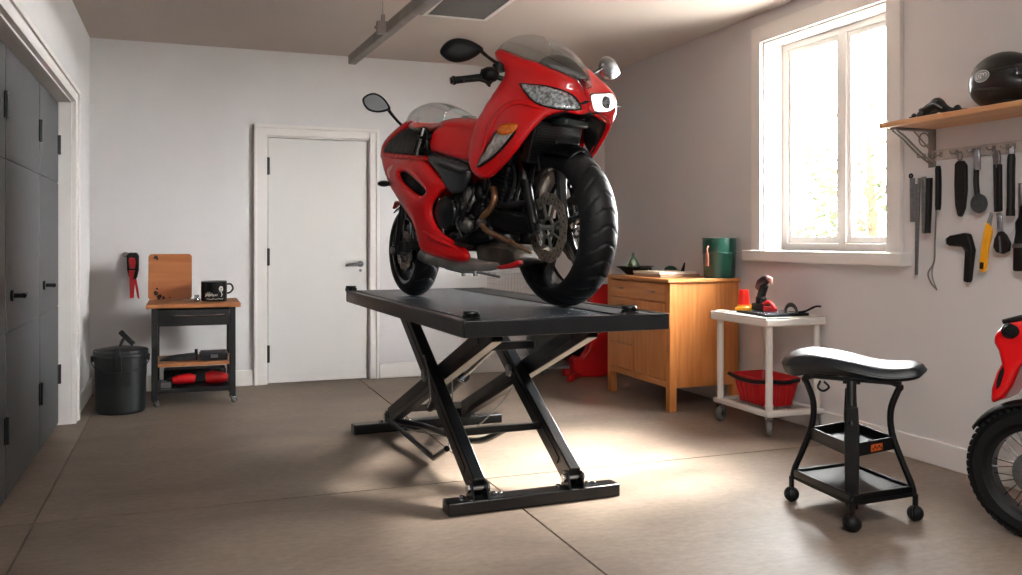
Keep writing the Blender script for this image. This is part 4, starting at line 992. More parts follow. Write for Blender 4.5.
# ================================================================ TOOL RAIL and hanging tools
ry1 = 3.60; rz_ = 1.637
rl = thing('tool_rail', 'grey metal hook rail screwed to the wall under the pine shelf', 'rail', (XR, 3.0, rz_-.03))
MB().span((XR-.012, 2.3, rz_-.028), (XR, ry1, rz_+.028)).build('strip', mat('rail_strip', '#c6c1bc', .5, metal=.1, var=.2, vscale=20), rl, bevel=.003)
hooks = [926, 937, 943, 959, 976, 981, 996, 1010, 1016]
def WP(u, v, x=3.68): return hit(u, v, 0, x)
for u in hooks:
    y_ = WP(u, 150, XR).y; b = MB(); b.box((XR-.014, y_, rz_), (.006, .018, .03)); b.tube(smoothpts([(XR-.014, y_, rz_+.008), (XR-.03, y_, rz_-.004), (XR-.055, y_, rz_-.006), (XR-.062, y_, rz_+.008)], 4), .003, 6)
    b.build('hook', 'rail', rl)
def outl(m_, pts, x=3.685, t=.018): m_.prism([WP(u, v, x) for u, v in pts], (t, 0, 0)); return m_
def shaft(m_, pts, r, x=3.69, seg=10, flat=1): m_.tube(smoothpts([WP(u, v, x) for u, v in pts], 5), r, seg, flat=flat); return m_
def tool(name, label, cat, u, v): p_ = WP(u, v); return thing(name, label, cat, (3.70, p_.y, p_.z))
# 1 short grey file
t1 = tool('file', 'short grey flat file with a dark ring end, leftmost tool on the wall', 'file', 911, 222)
outl(MB(), [(909.5, 178), (914, 178), (914.5, 222), (909.8, 222)], t=.008).build('blade', 'steel', t1, bevel=.001)
b = MB(); b.torus(WP(911, 176, 3.69), .010, .005, (1, 0, 0), 18, 8); b.build('ring', 'blackp', t1)
MB().cyl(WP(911.5, 176, 3.69), WP(911.5, 176, XR), .004).build('wall_peg', 'steel', t1)
# 2 long brown-grey rod pair
t2 = tool('tongs', 'long thin steel tongs hanging right of the short grey file', 'tongs', 915, 275)
outl(MB(), [(914.9, 184), (916.1, 184), (916.0, 274), (914.8, 275)], x=3.69, t=.010).build('leg', 'steel', t2, bevel=.001)
outl(MB(), [(917.6, 178), (919.6, 178), (916.8, 275), (915.7, 275)], x=3.69, t=.010).build('leg', 'steel', t2, bevel=.001)
MB().cyl(WP(918.4, 181, 3.69), WP(918.4, 181, XR), .004).build('wall_peg', 'steel', t2)
MB().cyl(WP(914.5, 195, 3.69), WP(914.5, 195, XR), .004).build('wall_peg', 'steel', t2)
# 3 grey-black sleeve
t3 = tool('screwdriver', 'thick black sleeve handled driver with grey side hanging beside the tongs', 'screwdriver', 926, 236)
outl(MB(), [(921, 177), (924.5, 176.5), (924.5, 234), (921.5, 233)], x=3.695, t=.014).build('blade', 'steel', t3, bevel=.002)
b = MB(); shaft(b, [(929.5, 178), (929, 200), (927.5, 233)], [.016]*10+[.017], 3.69); b.build('handle', 'blackp', t3)
MB().cyl(WP(923, 179, 3.69), WP(923, 179, XR), .004).build('wall_peg', 'steel', t3)
# 4 long hook tool
t4 = tool('hook_tool', 'black handled hook tool with a long bent steel tip reaching lowest', 'hook tool', 936, 290)
b = MB(); shaft(b, [(938, 166), (938.5, 185), (938, 210)], [.012]+[.0155]*9+[.013], 3.685); b.build('handle', 'blackp', t4)
b = MB(); shaft(b, [(936.5, 208), (935, 240), (934, 262), (928, 273), (931, 283), (937, 290)], .0042, 3.69, 8); shaft(b, [(934, 262), (932, 272), (933, 280), (937, 290)], .003, 3.69, 8); b.build('shank', 'steel', t4)
MB().cyl(WP(938, 168, 3.69), WP(938, 168, XR), .004).build('wall_peg', 'steel', t4)
# 5 broad black blade sheath
t5 = tool('sheathed_knife', 'broad black knife sheath with a rounded tip under the rail', 'knife', 959, 217)
b = outl(MB(), [(954, 164), (957, 160.5), (962, 160.5), (965, 165), (965.3, 190), (963.5, 208), (960, 217), (957, 216), (954.5, 205), (953.6, 185)], x=3.68, t=.022); b.build('sheath', 'blackp', t5, bevel=.006, bseg=3)
b = MB(); b.torus(WP(960, 156, 3.688), .016, .0035, (1, 0, 0), 18, 6, sx=1.0, sy=1.3); b.build('hang_loop', 'steel', t5)
# 6 brush with bulb end
t6 = tool('bulb_brush', 'black handled brush with a round dark bristle head', 'brush', 979, 214)
b = outl(MB(), [(973, 149), (979, 149), (979.5, 170), (974, 170)], x=3.675, t=.012); b.build('tang', 'chrome', t6, bevel=.002)
b = MB(); shaft(b, [(976.5, 168), (976.2, 182), (977.5, 197)], [.013]*11, 3.688); b.build('handle', 'blackp', t6)
b = MB(); b.ball(WP(979, 203.5, 3.685), .046, 24, (.55, 1, 1.05)); b.build('head', mat('mottled_bristle', '#3c4044', .5, var=.7, vscale=70, bump=.8, bscale=90), t6)
# 7 pliers
t7 = tool('pliers', 'black sleeved pliers with steel jaws up, fourth tool along the rail', 'pliers', 996, 213)
b = outl(MB(), [(992, 155), (994.5, 150), (998, 150), (999.5, 158), (998.5, 168), (993.5, 168)], x=3.683, t=.014); b.build('jaw', 'steel', t7, bevel=.002)
b = outl(MB(), [(992.6, 164), (995.8, 164), (996, 212), (993.5, 212)], x=3.682, t=.02); b.build('handle', 'blackp', t7, bevel=.004)
b = outl(MB(), [(996.4, 164), (999.6, 164), (1000, 211), (997, 212)], x=3.682, t=.02); b.build('handle', 'blackp', t7, bevel=.004)
# 8 long black tool
t8 = tool('pry_tool', 'long black handled tool with a steel tip hanging right of the pliers', 'pry tool', 1011, 217)
b = outl(MB(), [(1009, 145), (1013, 145), (1014, 158), (1009, 158)], x=3.685, t=.012); b.build('tip', 'chrome', t8, bevel=.002)
b = MB(); shaft(b, [(1011.5, 154), (1011, 175), (1011, 195), (1010.5, 216)], [.014]+[.018]*13+[.020]*2, 3.685); b.build('handle', 'blackp', t8)
# 9 angled grip (gun shaped)
t9 = tool('angled_scraper', 'black pistol-shaped angled grip tool hanging below the knife', 'scraper', 966, 282)
b = outl(MB(), [(945.5, 238), (949, 235.5), (963, 232.8), (967.5, 234), (969, 239), (972, 250), (970.5, 262), (968.5, 280), (967, 283), (962.5, 281.5), (963.5, 262), (964, 251), (961, 247), (947.5, 246), (945.8, 243)], x=3.68, t=.032); b.build('grip', 'blackp', t9, bevel=.008, bseg=3)
b = outl(MB(), [(945, 238.5), (947.5, 237.5), (948, 245), (945.5, 244.5)], x=3.684, t=.024); b.build('collar', 'steel', t9, bevel=.003)
b = MB(); b.cyl(WP(966, 236, 3.70), WP(966, 236, XR), .006); b.build('wall_peg', 'steel', t9)
# 10 orange tool
t10 = tool('utility_knife', 'orange yellow handled utility knife with a steel tip on the wall', 'knife', 982, 272)
b = outl(MB(), [(985.5, 222), (990, 226), (991, 232), (987, 250), (985.5, 268), (983, 272.5), (979, 271), (978.5, 264), (981, 246), (983.5, 230)], x=3.683, t=.018); b.build('handle', 'yellow', t10, bevel=.005, bseg=3)
b = outl(MB(), [(986.5, 226), (987.5, 219), (990, 212), (992, 214), (990.5, 226)], x=3.688, t=.008); b.build('blade', 'chrome', t10, bevel=.001)
b = outl(MB(), [(979.8, 262), (983.5, 262.5), (982.8, 269.5), (979.4, 268.5)], x=3.681, t=.003); b.build('clip', 'blackp', t10, bevel=.001)
b = MB(); b.cyl(WP(985.6, 229, 3.69), WP(985.6, 229, XR), .004); b.build('wall_peg', 'steel', t10)
# 11 shears / cutter
t11 = tool('hole_cutter', 'steel necked tool with a black oval cutter head beside the orange knife', 'cutter', 1000, 254)
b = outl(MB(), [(996, 214), (1001, 213.5), (1002.5, 234), (997.5, 235)], x=3.688, t=.010); b.build('neck', 'chrome', t11, bevel=.002)
b = outl(MB(), [(997, 232), (1001.5, 231), (1005, 235), (1009, 243), (1008, 251), (1002, 254), (995.5, 252.5), (992.5, 247), (993.5, 239)], x=3.684, t=.020); b.build('head', 'blackp', t11, bevel=.006, bseg=3)
b = outl(MB(), [(998.5, 236), (1000, 236), (1001.5, 252), (999.5, 252.8)], x=3.682, t=.003); b.build('blade_edge', 'steel', t11)
b = MB(); b.cyl(WP(999, 217, 3.69), WP(999, 217, XR), .004); b.build('wall_peg', 'steel', t11)
# 12 large black tool cut off by the frame
t12 = tool('hand_vacuum', 'large black hand tool with a wide body at the right frame edge', 'hand tool', 1022, 271)
b = outl(MB(), [(1018, 206), (1024, 203), (1028, 206), (1030, 217), (1036, 226), (1037, 271), (1011.5, 271.5), (1012, 245), (1014, 232), (1013.5, 222), (1017, 217)], x=3.665, t=.045); b.build('body', 'blackp', t12, bevel=.012, bseg=3)
b = outl(MB(), [(1018, 183), (1021, 183), (1022, 206), (1018, 208)], x=3.68, t=.012); b.build('neck', 'steel', t12, bevel=.002)
b = outl(MB(), [(1012, 244), (1037, 243), (1037, 247), (1012, 248)], x=3.661, t=.006); b.build('band', 'steel', t12)
MB().cyl(WP(1020, 186, 3.69), WP(1020, 186, XR), .004).build('wall_peg', 'steel', t12)
MB().cyl(WP(1024, 230, 3.69), WP(1024, 230, XR), .012).build('wall_peg', 'steel', t12)
# ================================================================ SECOND MOTORCYCLE at the right frame edge
def redirect(): pass
b2 = thing('dirt_bike', 'small red motorcycle with a spoked wheel cut off by the right frame edge', 'motorcycle', (0, 0, 0))
wc = hit(1034, 470, 2, .262); wc = hit(1040, 473, 2, .265)
hd = Vector((-.34, .94, 0)).normalized(); nn2 = Vector((-hd.y, hd.x, 0))     # heading, left-hand side (towards the room)
b2.matrix_basis = Matrix.Translation((wc.x, wc.y, 0)) @ Matrix.Rotation(math.atan2(hd.y, hd.x), 4, 'Z'); b2['_w'] = 0
R2 = .265                                         # local: x forward, y left (towards camera side), z up
def wheel2(cx, R, par):
    b = MB(); w = .05
    b.lathe([(R*.70, -w*.7), (R*.76, -w*1.0), (R*.88, -w*1.05), (R*.965, -w*.75), (R, -w*.3), (R, w*.3), (R*.965, w*.75), (R*.88, w*1.05), (R*.76, w*1.0), (R*.70, w*.7), (R*.68, 0), (R*.70, -w*.7)], (cx, 0, R), (0, 1, 0), 72)
    t_ = b.build('tyre', 'rubber', par)
    b = MB()
    for k in range(54):
        a = 2*PI*k/54
        for j in (-1.3, -.45, .45, 1.3):
            aa = a+(PI/54 if abs(j) < 1 else 0); rr = R*(1.003 if abs(j) < 1 else .972)
            rot = Matrix.Rotation(-aa, 3, 'Y'); c = Vector((cx, 0, R))+rot @ Vector((rr, j*w*.52, 0)); b.box(c, (.012, .018, .016), rot)
    b.build('tread_block', 'rubber', t_)['kind'] = 'stuff'
    b = MB(); b.lathe([(R*.64, -.028), (R*.71, -.036), (R*.72, -.030), (R*.67, -.012), (R*.67, .012), (R*.72, .030), (R*.71, .036), (R*.64, .028), (R*.64, -.028)], (cx, 0, R), (0, 1, 0), 64); b.build('rim', 'black', par)
    b = MB(); b.lathe([(0, -.055), (.02, -.055), (.032, -.045), (.035, -.03), (.022, -.02), (.022, .02), (.035, .03), (.032, .045), (.02, .055), (0, .055)], (cx, 0, R), (0, 1, 0), 24); h_ = b.build('hub', 'chrome', par)
    b = MB()
    for k in range(28):
        a = 2*PI*k/28; sd = 1 if k % 2 else -1; a2 = a+(.5 if k % 4 < 2 else -.5)
        b.tube([(cx+.032*math.cos(a), sd*.033, R+.032*math.sin(a)), (cx+R*.655*math.cos(a2), sd*.008, R+R*.655*math.sin(a2))], .0022, 6)
    o = b.build('spokes', 'chrome', par)
    b = MB(); b.lathe([(.05, .040), (.085, .040), (.088, .042), (.085, .044), (.05, .044), (.05, .040)], (cx, 0, R), (0, 1, 0), 40); b.build('brake_disc', 'steel', par)
wheel2(0, R2, b2); wheel2(-.98, R2*.95, b2)
# fork and fender
for s_ in (-1, 1):
    b = MB(); b.cyl((0, s_*.075, R2), (-.10, s_*.075, R2+.25), .02); b.cyl((-.10, s_*.075, R2+.25), (-.21, s_*.075, R2+.52), .015); b.cyl((0, s_*.05, R2), (0, s_*.095, R2), .018); b.build('fork_leg', 'black', b2)
b = MB(); vs = []; fs = []; n = 26
for k in range(n+1):
    a = math.radians(165-92*k/n) if False else math.radians(30+110*k/n)
    r_ = R2+.022+.006*(1-k/n)
    for j in range(7):
        t_ = -1+2*j/6; vs.append((math.cos(a)*(r_-.018*t_*t_), t_*.055*(1-.35*max(0, (8-k)/8)), R2+math.sin(a)*(r_-.018*t_*t_)))
for k in range(n):
    for j in range(6): fs.append((k*7+j, k*7+j+1, (k+1)*7+j+1, (k+1)*7+j))
b.add(vs, fs); b.build('front_fender', 'blackp', b2, solid=.004, smooth=60)
for s_ in (-1, 1):
    b = MB(); b.tube([(.0, s_*.07, R2+.03), (-.02, s_*.062, R2+.27)], .006, 8); b.build('fender_stay', 'black', b2)
# red headlamp cowl / shroud seen at the frame edge
def B2(u, v, s): # meet the plane at lateral offset s
    r = ray(u, v); o = Vector((0, 0, CH)); p0 = Vector((wc.x, wc.y, 0))+nn2*s
    t = (p0-o).dot(nn2)/r.dot(nn2); return b2.matrix_basis.inverted() @ (o+r*t)
SB = .09
pts = [(1003, 326), (1012, 322), (1024, 320), (1040, 322), (1042, 345), (1032, 360), (1022, 366), (1014, 385), (1006, 397), (992, 403.5), (993, 388), (998, 372), (1003, 363), (1000, 350), (996, 343), (995, 335)]
P = [B2(u-3+(u < 1000)*0, v+1, SB) for u, v in pts]
b = MB(); b.prism([(p_.x, SB, p_.z) for p_ in P], (0, -2*SB, 0)); o = b.build('front_cowl', 'red', b2, bevel=.022, bseg=4)
c_ = B2(1010, 331, SB+.004)
b = MB(); b.ball((c_.x, SB+.001, c_.z), .034, 20, (1, .25, .8)); b.build('side_vent', 'blackp', b2)
b = MB()
for r_ in (.012, .021, .029): b.torus((c_.x, SB+.010, c_.z), r_, .002, (0, 1, 0), 24, 6)
b.build('vent_ring', 'black', b2)
c2 = B2(1000, 367, SB+.002)
q = [B2(u, v, SB+.004) for u, v in [(999, 372), (1003, 366), (1004, 372), (1000, 386), (996, 390), (996, 382)]]
b = MB(); b.prism([(p_.x, SB+.003, p_.z) for p_ in q], (0, -.006, 0)); b.build('cowl_slot', 'blackp', b2, bevel=.002)
# bars, lamp bracket, tank, seat, frame, engine (mostly out of frame)
k1 = B2(1006, 323, .05); k2 = B2(1022, 319, .05)
b = MB(); b.tube([(k1.x+.01, .05, k1.z+.004), (k1.x-.06, .05, k1.z+.02), (k2.x-.08, .03, k2.z+.02)], [.012, .018, .02], 10); b.tube([(k1.x-.02, -.05, k1.z+.006), (k1.x-.10, -.05, k1.z+.02)], .016, 10); b.build('cable_guard', 'blackp', b2)
zt2 = k1.z
b = MB(); b.tube(smoothpts([(-.34, .34, zt2+.13), (-.28, .22, zt2+.13), (-.25, .08, zt2+.08), (-.25, -.08, zt2+.08), (-.28, -.22, zt2+.13), (-.34, -.34, zt2+.13)], 6), .011, 10); b.build('handlebar', 'black', b2)
for s_ in (-1, 1):
    b = MB(); b.tube([(-.345, s_*.35, zt2+.13), (-.285, s_*.235, zt2+.13)], .018, 12); b.build('grip', 'rubber', b2)
b = MB(); b.tube([(-.19, 0, R2+.44), (-.27, 0, zt2+.10)], .028, 12); b.beam((-.20, -.09, R2+.5), (-.20, .09, R2+.5), .05, .03); b.build('steering_head', 'black', b2)
b = MB(); b.tube(smoothpts([(-.27, 0, .70), (-.42, 0, .72), (-.62, 0, .68), (-.80, 0, .62)], 5), [.06]+[.10]*5+[.095]*5+[.06]*4+[.03], 18, flat=1.1); b.build('fuel_tank', 'red', b2)
b = MB(); b.tube(smoothpts([(-.62, 0, .70), (-.80, 0, .68), (-1.0, 0, .69), (-1.18, 0, .73)], 5), [.05]+[.065]*10+[.05]*4+[.03], 16, flat=.6); b.build('seat', 'leather', b2)
b = MB(); b.tube(smoothpts([(-.23, 0, .62), (-.34, 0, .42), (-.42, 0, .26), (-.60, 0, .22), (-.72, 0, .27), (-.70, 0, .5), (-.62, 0, .62)], 5), .02, 10); b.build('frame', 'black', b2)
b = MB(); b.box((-.52, 0, .36), (.22, .16, .16)); b.cyl((-.46, 0, .42), (-.40, 0, .58), .06); b.cyl((-.55, -.1, .34), (-.55, .1, .34), .07)
b.build('engine', 'engine', b2, bevel=.01)
for s_ in (-1, 1):
    b = MB(); b.beam((-.70, s_*.075, .27), (-.98, s_*.075, R2*.95), .02, .04); b.cyl((-.98, s_*.05, R2*.95), (-.98, s_*.095, R2*.95), .016); b.build('swingarm', 'black', b2, bevel=.003)
b = MB(); b.cyl((-.86, .05, .36), (-.76, .03, .62), .025); b.build('shock', 'steel', b2)
b = MB(); b.tube([(-.55, .09, .10), (-.58, .18, .012)], .01, 8); b.build('kickstand', 'steel', b2)
# ================================================================ RED MOTORCYCLE ON THE LIFT
BZ = PZ+.0045
Fc, Rc = hit(566, 307, 2, BZ), hit(414, 296, 2, BZ)
hb = (Fc-Rc); WB = hb.length; hb.normalize(); nb = Vector((hb.y, -hb.x, 0)); Ob = (Fc+Rc)/2
bike = thing('motorcycle', 'large red motorcycle with clear screens standing on the black scissor lift', 'motorcycle')
bike.matrix_basis = Matrix.Translation((Ob.x, Ob.y, BZ)) @ Matrix.Rotation(math.atan2(hb.y, hb.x), 4, 'Z'); bike['_w'] = 0
# local frame: x forward, y away from the camera side, z up; s = -y is the distance towards the near side
def BP(u, v, s=0.0):
    r = ray(u, v); o = Vector((0, 0, CH)); p0 = Ob+nb*s
    t = (p0-o).dot(nb)/r.dot(nb); q = o+r*t
    d = q-Ob; return Vector((d.dot(hb), -s, q.z-BZ))
def sgn_mirror(pts, sg): return [Vector((p.x, p.y*sg, p.z)) for p in pts]
from mathutils.bvhtree import BVHTree
def inside(p, poly):
    x, y = p; c = False; n = len(poly)
    for i in range(n):
        x1, y1 = poly[i]; x2, y2 = poly[i-1]
        if (y1 > y) != (y2 > y) and x < (x2-x1)*(y-y1)/(y2-y1)+x1: c = not c
    return c
def pdist(p, poly):
    m = 9; P = Vector(p)
    for i in range(len(poly)):
        a, b = Vector(poly[i-1]), Vector(poly[i]); d = b-a; l = d.length_squared
        t = 0 if l == 0 else max(0, min(1, (P-a).dot(d)/l)); m = min(m, (a+d*t-P).length)
    return m
class Sheet:
    """curved body panel: closed outline (x, y, z) filled in side view, sideways depth relaxed from its edge plus a bulge"""
    def __init__(s, outl, bulge=.02, bw=.06, step=.018, rnd=3, holes=(), front=False):
        if front: outl = [Vector((p.y, -p.x, p.z)) for p in outl]
        o3 = smoothpts(outl, rnd, closed=True) if rnd > 1 else [Vector(p) for p in outl]
        loops = [o3]+[[Vector(p) for p in (smoothpts(h, rnd, closed=True) if rnd > 1 else h)] for h in holes]
        res = []
        for lp in loops:
            r_ = []
            for i in range(len(lp)):
                a, b = lp[i], lp[(i+1) % len(lp)]; n = max(1, int((Vector((b.x-a.x, b.z-a.z))).length/step))
                for k in range(n): r_.append(a.lerp(b, k/n))
            res.append(r_)
        polys = [[(p.x, p.z) for p in l] for l in res]
        V = []; E = []; Y = []
        for l in res:
            b0 = len(V)
            for i, p in enumerate(l): V.append(Vector((p.x, p.z))); Y.append(p.y); E.append((b0+i, b0+(i+1) % len(l)))
        nb_ = len(V)
        xs = [p[0] for p in polys[0]]; zs = [p[1] for p in polys[0]]
        x = min(xs); row = 0; st = step
        z = min(zs)
        while z < max(zs):
            x = min(xs)+(st/2 if row % 2 else 0)
            while x < max(xs):
                if inside((x, z), polys[0]) and all(not inside((x, z), h) for h in polys[1:]) and min(pdist((x, z), q) for q in polys) > st*.45: V.append(Vector((x, z)))
                x += st
            z += st*.87; row += 1
        vo, eo, fo, ov, oe, of = delaunay_2d_cdt(V, E, [], 0, 1e-6)
        n = len(vo); y = [None]*n; fixed = [False]*n
        m0 = sum(Y)/len(Y)
        for i in range(n):
            src = [k for k in ov[i] if k < nb_]
            if src: y[i] = Y[src[0]]; fixed[i] = True
            else: y[i] = m0
        F = []
        for f in fo:
            c = (vo[f[0]]+vo[f[1]]+vo[f[2]])/3
            if inside(c, polys[0]) and all(not inside(c, h) for h in polys[1:]): F.append(tuple(f))
        nbr = [set() for _ in range(n)]
        for f in F:
            for i in range(3): nbr[f[i]].update((f[i-1], f[(i+1) % 3]))
        for it in range(250):
            for i in range(n):
                if not fixed[i] and nbr[i]: y[i] += 1.6*(sum(y[j] for j in nbr[i])/len(nbr[i])-y[i])
        sg = -1
        vs = []
        for i in range(n):
            d = 0 if fixed[i] else min(pdist(vo[i], q) for q in polys)
            k = min(1, d/bw); b_ = bulge*math.sqrt(max(0, 1-(1-k)**2))
            vs.append(Vector((vo[i].x, y[i]+sg*b_, vo[i].y)))
        if front: vs = [Vector((-p.y, p.x, p.z)) for p in vs]
        s.v = vs; s.f = F; s.tree = BVHTree.FromPolygons(vs, F)
    def at(s, x, z, off=0):
        h = s.tree.ray_cast(Vector((x, -2, z)), Vector((0, 1, 0)))
        if h[0] is None:
            h = s.tree.find_nearest(Vector((x, -.2, z)))
            return Vector((x, h[0].y-off, z))
        return Vector((x, h[0].y-off, z))
    def px(s, u, v, off=0):
        mi = bike.matrix_basis.inverted(); o = mi @ Vector((0, 0, CH)); d = (mi.to_3x3() @ ray(u, v)).normalized()
        h = s.tree.ray_cast(o, d)
        p = h[0] if h[0] is not None else s.tree.find_nearest(BP(u, v, .15))[0]
        return Vector((p.x, p.y-off, p.z))
    def mb(s, sg=1):
        return MB().add([Vector((p.x, p.y*sg, p.z)) for p in s.v], s.f)
def pair(name, sheet, m_, solid=.007, par=None, sides=(1, -1), smooth=60, bevel=0):
    out = []
    for sg in sides: out.append(sheet.mb(sg).build(name, m_, par or bike, solid=solid, smooth=smooth, bevel=bevel))
    return out
def overlay(sheet, uv, off=.006, bulge=.0, rnd=3, step=.012, bw=.02):
    if off > 0: off += .0045
    P = [sheet.px(u, v, off) for u, v in uv]
    q = Sheet(P, bulge=0, step=step, rnd=rnd)
    base = [tuple(p) for p in q.v]
    polys = [(p.x, p.z) for p in (smoothpts(P, rnd, closed=True) if rnd > 1 else P)]
    q.v = [sheet.at(p.x, p.z, off+bulge*math.sqrt(max(0, 1-(1-min(1, pdist((p.x, p.z), polys)/bw))**2))) for p in q.v]
    q.tree = BVHTree.FromPolygons(q.v, q.f)
    return q
M['tyre'] = mat('tyre_rubber', '#0b0d10', .5, spec=.3, bump=.03, bscale=200)
M['wheelblack'] = mat('wheel_black', '#0c0d10', .25, coat=.6)

# ---------------------------------------------------------------- wheels
def tyre_bm(R, W, Rr, N=26, seg=416):
    b = MB(); prof = []
    # cross-section from one bead over the tread to the other
    m = 44
    for i in range(m+1):
        t = -1+2*i/m; prof.append(t)
    vs = []; fs = []
    for k in range(seg):
        a = 2*PI*k/seg
        for t in prof:
            ang = t*math.radians(128)
            yy = W/2*math.sin(ang) if abs(ang) < PI/2 else W/2*math.copysign(1, t)*(1-.22*(abs(ang)-PI/2)/math.radians(38))
            H_ = (R-Rr)
            cz = R-W*.50
            if abs(ang) <= PI/2: rr = cz+W*.50*math.cos(ang)
            else: rr = cz-(cz-Rr)*(abs(ang)-PI/2)/math.radians(38)
            at = abs(ang)/(PI/2)
            if .06 < at < .92:
                ph = (a*N/(2*PI)+1.5*at**1.3) % 1.0
                wdt = .12*(1-.3*at)
                if ph < wdt: rr -= .006*math.cos(ang*.6); 
            vs.append((rr*math.cos(a), yy, rr*math.sin(a)))
    n = len(prof)
    for k in range(seg):
        k2 = (k+1) % seg
        for i in range(n-1): fs.append((k*n+i, k2*n+i, k2*n+i+1, k*n+i+1))
        fs.append((k*n+n-1, k2*n+n-1, k2*n, k*n))
    return b.add(vs, fs)
def place(m_, x, R, yaw):
    m_.bm.transform(Matrix.Translation((x, 0, R)) @ Matrix.Rotation(yaw, 4, 'Z')); return m_
def make_wheel(name, x, R, W, Rr, yaw, nsp, rot0=0.0, disc_r=.15, N=26):
    w = bpy.data.objects.new(name, None); COL.objects.link(w); w.parent = bike; w['_w'] = 0
    w.location = (x, 0, R); w.rotation_euler = (0, 0, yaw); w.empty_display_size = .1
    tyre_bm(R, W, Rr, N).build('tyre', 'tyre', w, smooth=40, merge=1e-6)
    b = MB(); rw = W*.40
    b.lathe([(Rr*.93, -rw*.9), (Rr*.985, -rw), (Rr+.006, -rw*1.02), (Rr+.004, -rw*.85), (Rr*.95, -rw*.6), (Rr*.90, 0), (Rr*.95, rw*.6), (Rr+.004, rw*.85), (Rr+.006, rw*1.02), (Rr*.985, rw), (Rr*.93, rw*.9), (Rr*.86, 0), (Rr*.93, -rw*.9)], (0, 0, 0), (0, 1, 0), 72)
    b.build('rim', 'wheelblack', w)
    b = MB(); b.torus((0, -rw*1.0, 0), Rr*.97, .0022, (0, 1, 0), 72, 6); b.torus((0, rw*1.0, 0), Rr*.97, .0022, (0, 1, 0), 72, 6); b.build('rim_stripe', 'chrome', w)
    b = MB(); b.lathe([(0, -.060), (.026, -.060), (.040, -.045), (.046, -.03), (.036, -.012), (.036, .012), (.046, .03), (.040, .045), (.026, .060), (0, .060)], (0, 0, 0), (0, 1, 0), 28); b.build('hub', 'wheelblack', w)
    for k in range(nsp):
        a = 2*PI*k/nsp+rot0
        e1 = Vector((math.cos(a), 0, math.sin(a))); e2 = Vector((-math.sin(a), 0, math.cos(a))); Y = Vector((0, 1, 0))
        b = MB(); r0, r1 = .034, Rr*.93
        def sec(r, w_, t_): return [e1*r+e2*w_+Y*t_, e1*r-e2*w_+Y*t_, e1*r-e2*w_-Y*t_, e1*r+e2*w_-Y*t_]
        S = [sec(r0, .026, .024), sec(r0+(r1-r0)*.35, .016, .019), sec(r0+(r1-r0)*.75, .017, .018), sec(r1, .034, .022)]
        vs = [p for q in S for p in q]; fs = [(0, 1, 2, 3), (12, 13, 14, 15)]
        for i in range(3):
            for j in range(4): fs.append((i*4+j, i*4+(j+1) % 4, (i+1)*4+(j+1) % 4, (i+1)*4+j))
        b.add(vs, fs); o = b.build('spoke', 'wheelblack', w, bevel=.005, bseg=3)
        b = MB()
        for sy in (-1, 1):
            T = [e1*(r0+.02)+e2*.012, e1*(r0+(r1-r0)*.5)+e2*.010, e1*r1*.99+e2*.026, e1*r1*.99-e2*.006, e1*(r0+(r1-r0)*.5)-e2*.002]
            t_ = [.0245, .0195, .0225, .0225, .0195]
            b.prism([p+Y*sy*(q-.001) for p, q in zip(T, t_)], Y*sy*.003)
        b.build('polished_face', 'chrome', o)
    # brake discs both sides
    for sy in (-1, 1):
        yd = sy*(W/2-.012)
        b = MB(); n = 96; ro, ri = disc_r, disc_r*.66
        # wavy outer edge
        vs = []; fs = []
        for k in range(n):
            a = 2*PI*k/n; rr = ro+.0035*math.sin(a*12)
            for (r, y) in ((ri+.003*math.sin(a*12), yd-.0025), (rr, yd-.0025), (rr, yd+.0025), (ri+.003*math.sin(a*12), yd+.0025)): vs.append((r*math.cos(a), y, r*math.sin(a)))
        for k in range(n):
            k2 = (k+1) % n
            for i in range(4): fs.append((k*4+i, k2*4+i, k2*4+(i+1) % 4, k*4+(i+1) % 4))
        b.add(vs, fs); d = b.build('brake_disc', 'disc', w)
        b = MB()
        for k in range(36):
            a = 2*PI*k/36; r = ri+(ro-ri)*(.28, .55, .8)[k % 3]; p = Vector((r*math.cos(a), yd+sy*.0026, r*math.sin(a))); b.cyl(p-Vector((0, .0002, 0)), p+Vector((0, sy*.0008, 0)), .0048, seg=8)
        b.build('drill_hole', 'engine', d)['kind'] = 'stuff'
        b = MB()
        for k in range(8):
            a = 2*PI*k/8+.2; e = Vector((math.cos(a), 0, math.sin(a))); e2 = Vector((-math.sin(a), 0, math.cos(a)))
            b.beam(e*.04+Vector((0, yd, 0)), e*.72*disc_r+e2*.012+Vector((0, yd, 0)), .006, .013, up=(0, 1, 0) if False else (0, 1, .01))
        b.lathe([(.036, -.004), (.05, -.004), (.05, .004), (.036, .004), (.036, -.004)], (0, yd, 0), (0, 1, 0), 28)
        b.build('disc_carrier', 'alu', w)
    b = MB(); b.cyl((0, -.125, 0), (0, .125, 0), .012); b.cyl((0, -.132, 0), (0, -.118, 0), .019, seg=6); b.cyl((0, .118, 0), (0, .132, 0), .019, seg=6); b.build('axle', 'steel', w)
    return w
M['disc'] = mat('disc_steel', '#b7aea0', .32, metal=.85, var=.45, vscale=60, bump=.1, bscale=120)
RF, RR = .362, .250
steerF = math.radians(15)*-1; steerR = math.radians(15)*-1
WXF, WXR = WB/2-.022, -WB/2
fw_ = make_wheel('front_wheel', WXF, RF, .182, .290, steerF, 5, .35, .158, 30)
rw_ = make_wheel('rear_wheel', WXR, RR, .135, .178, steerR, 5, .2, .105, 20)

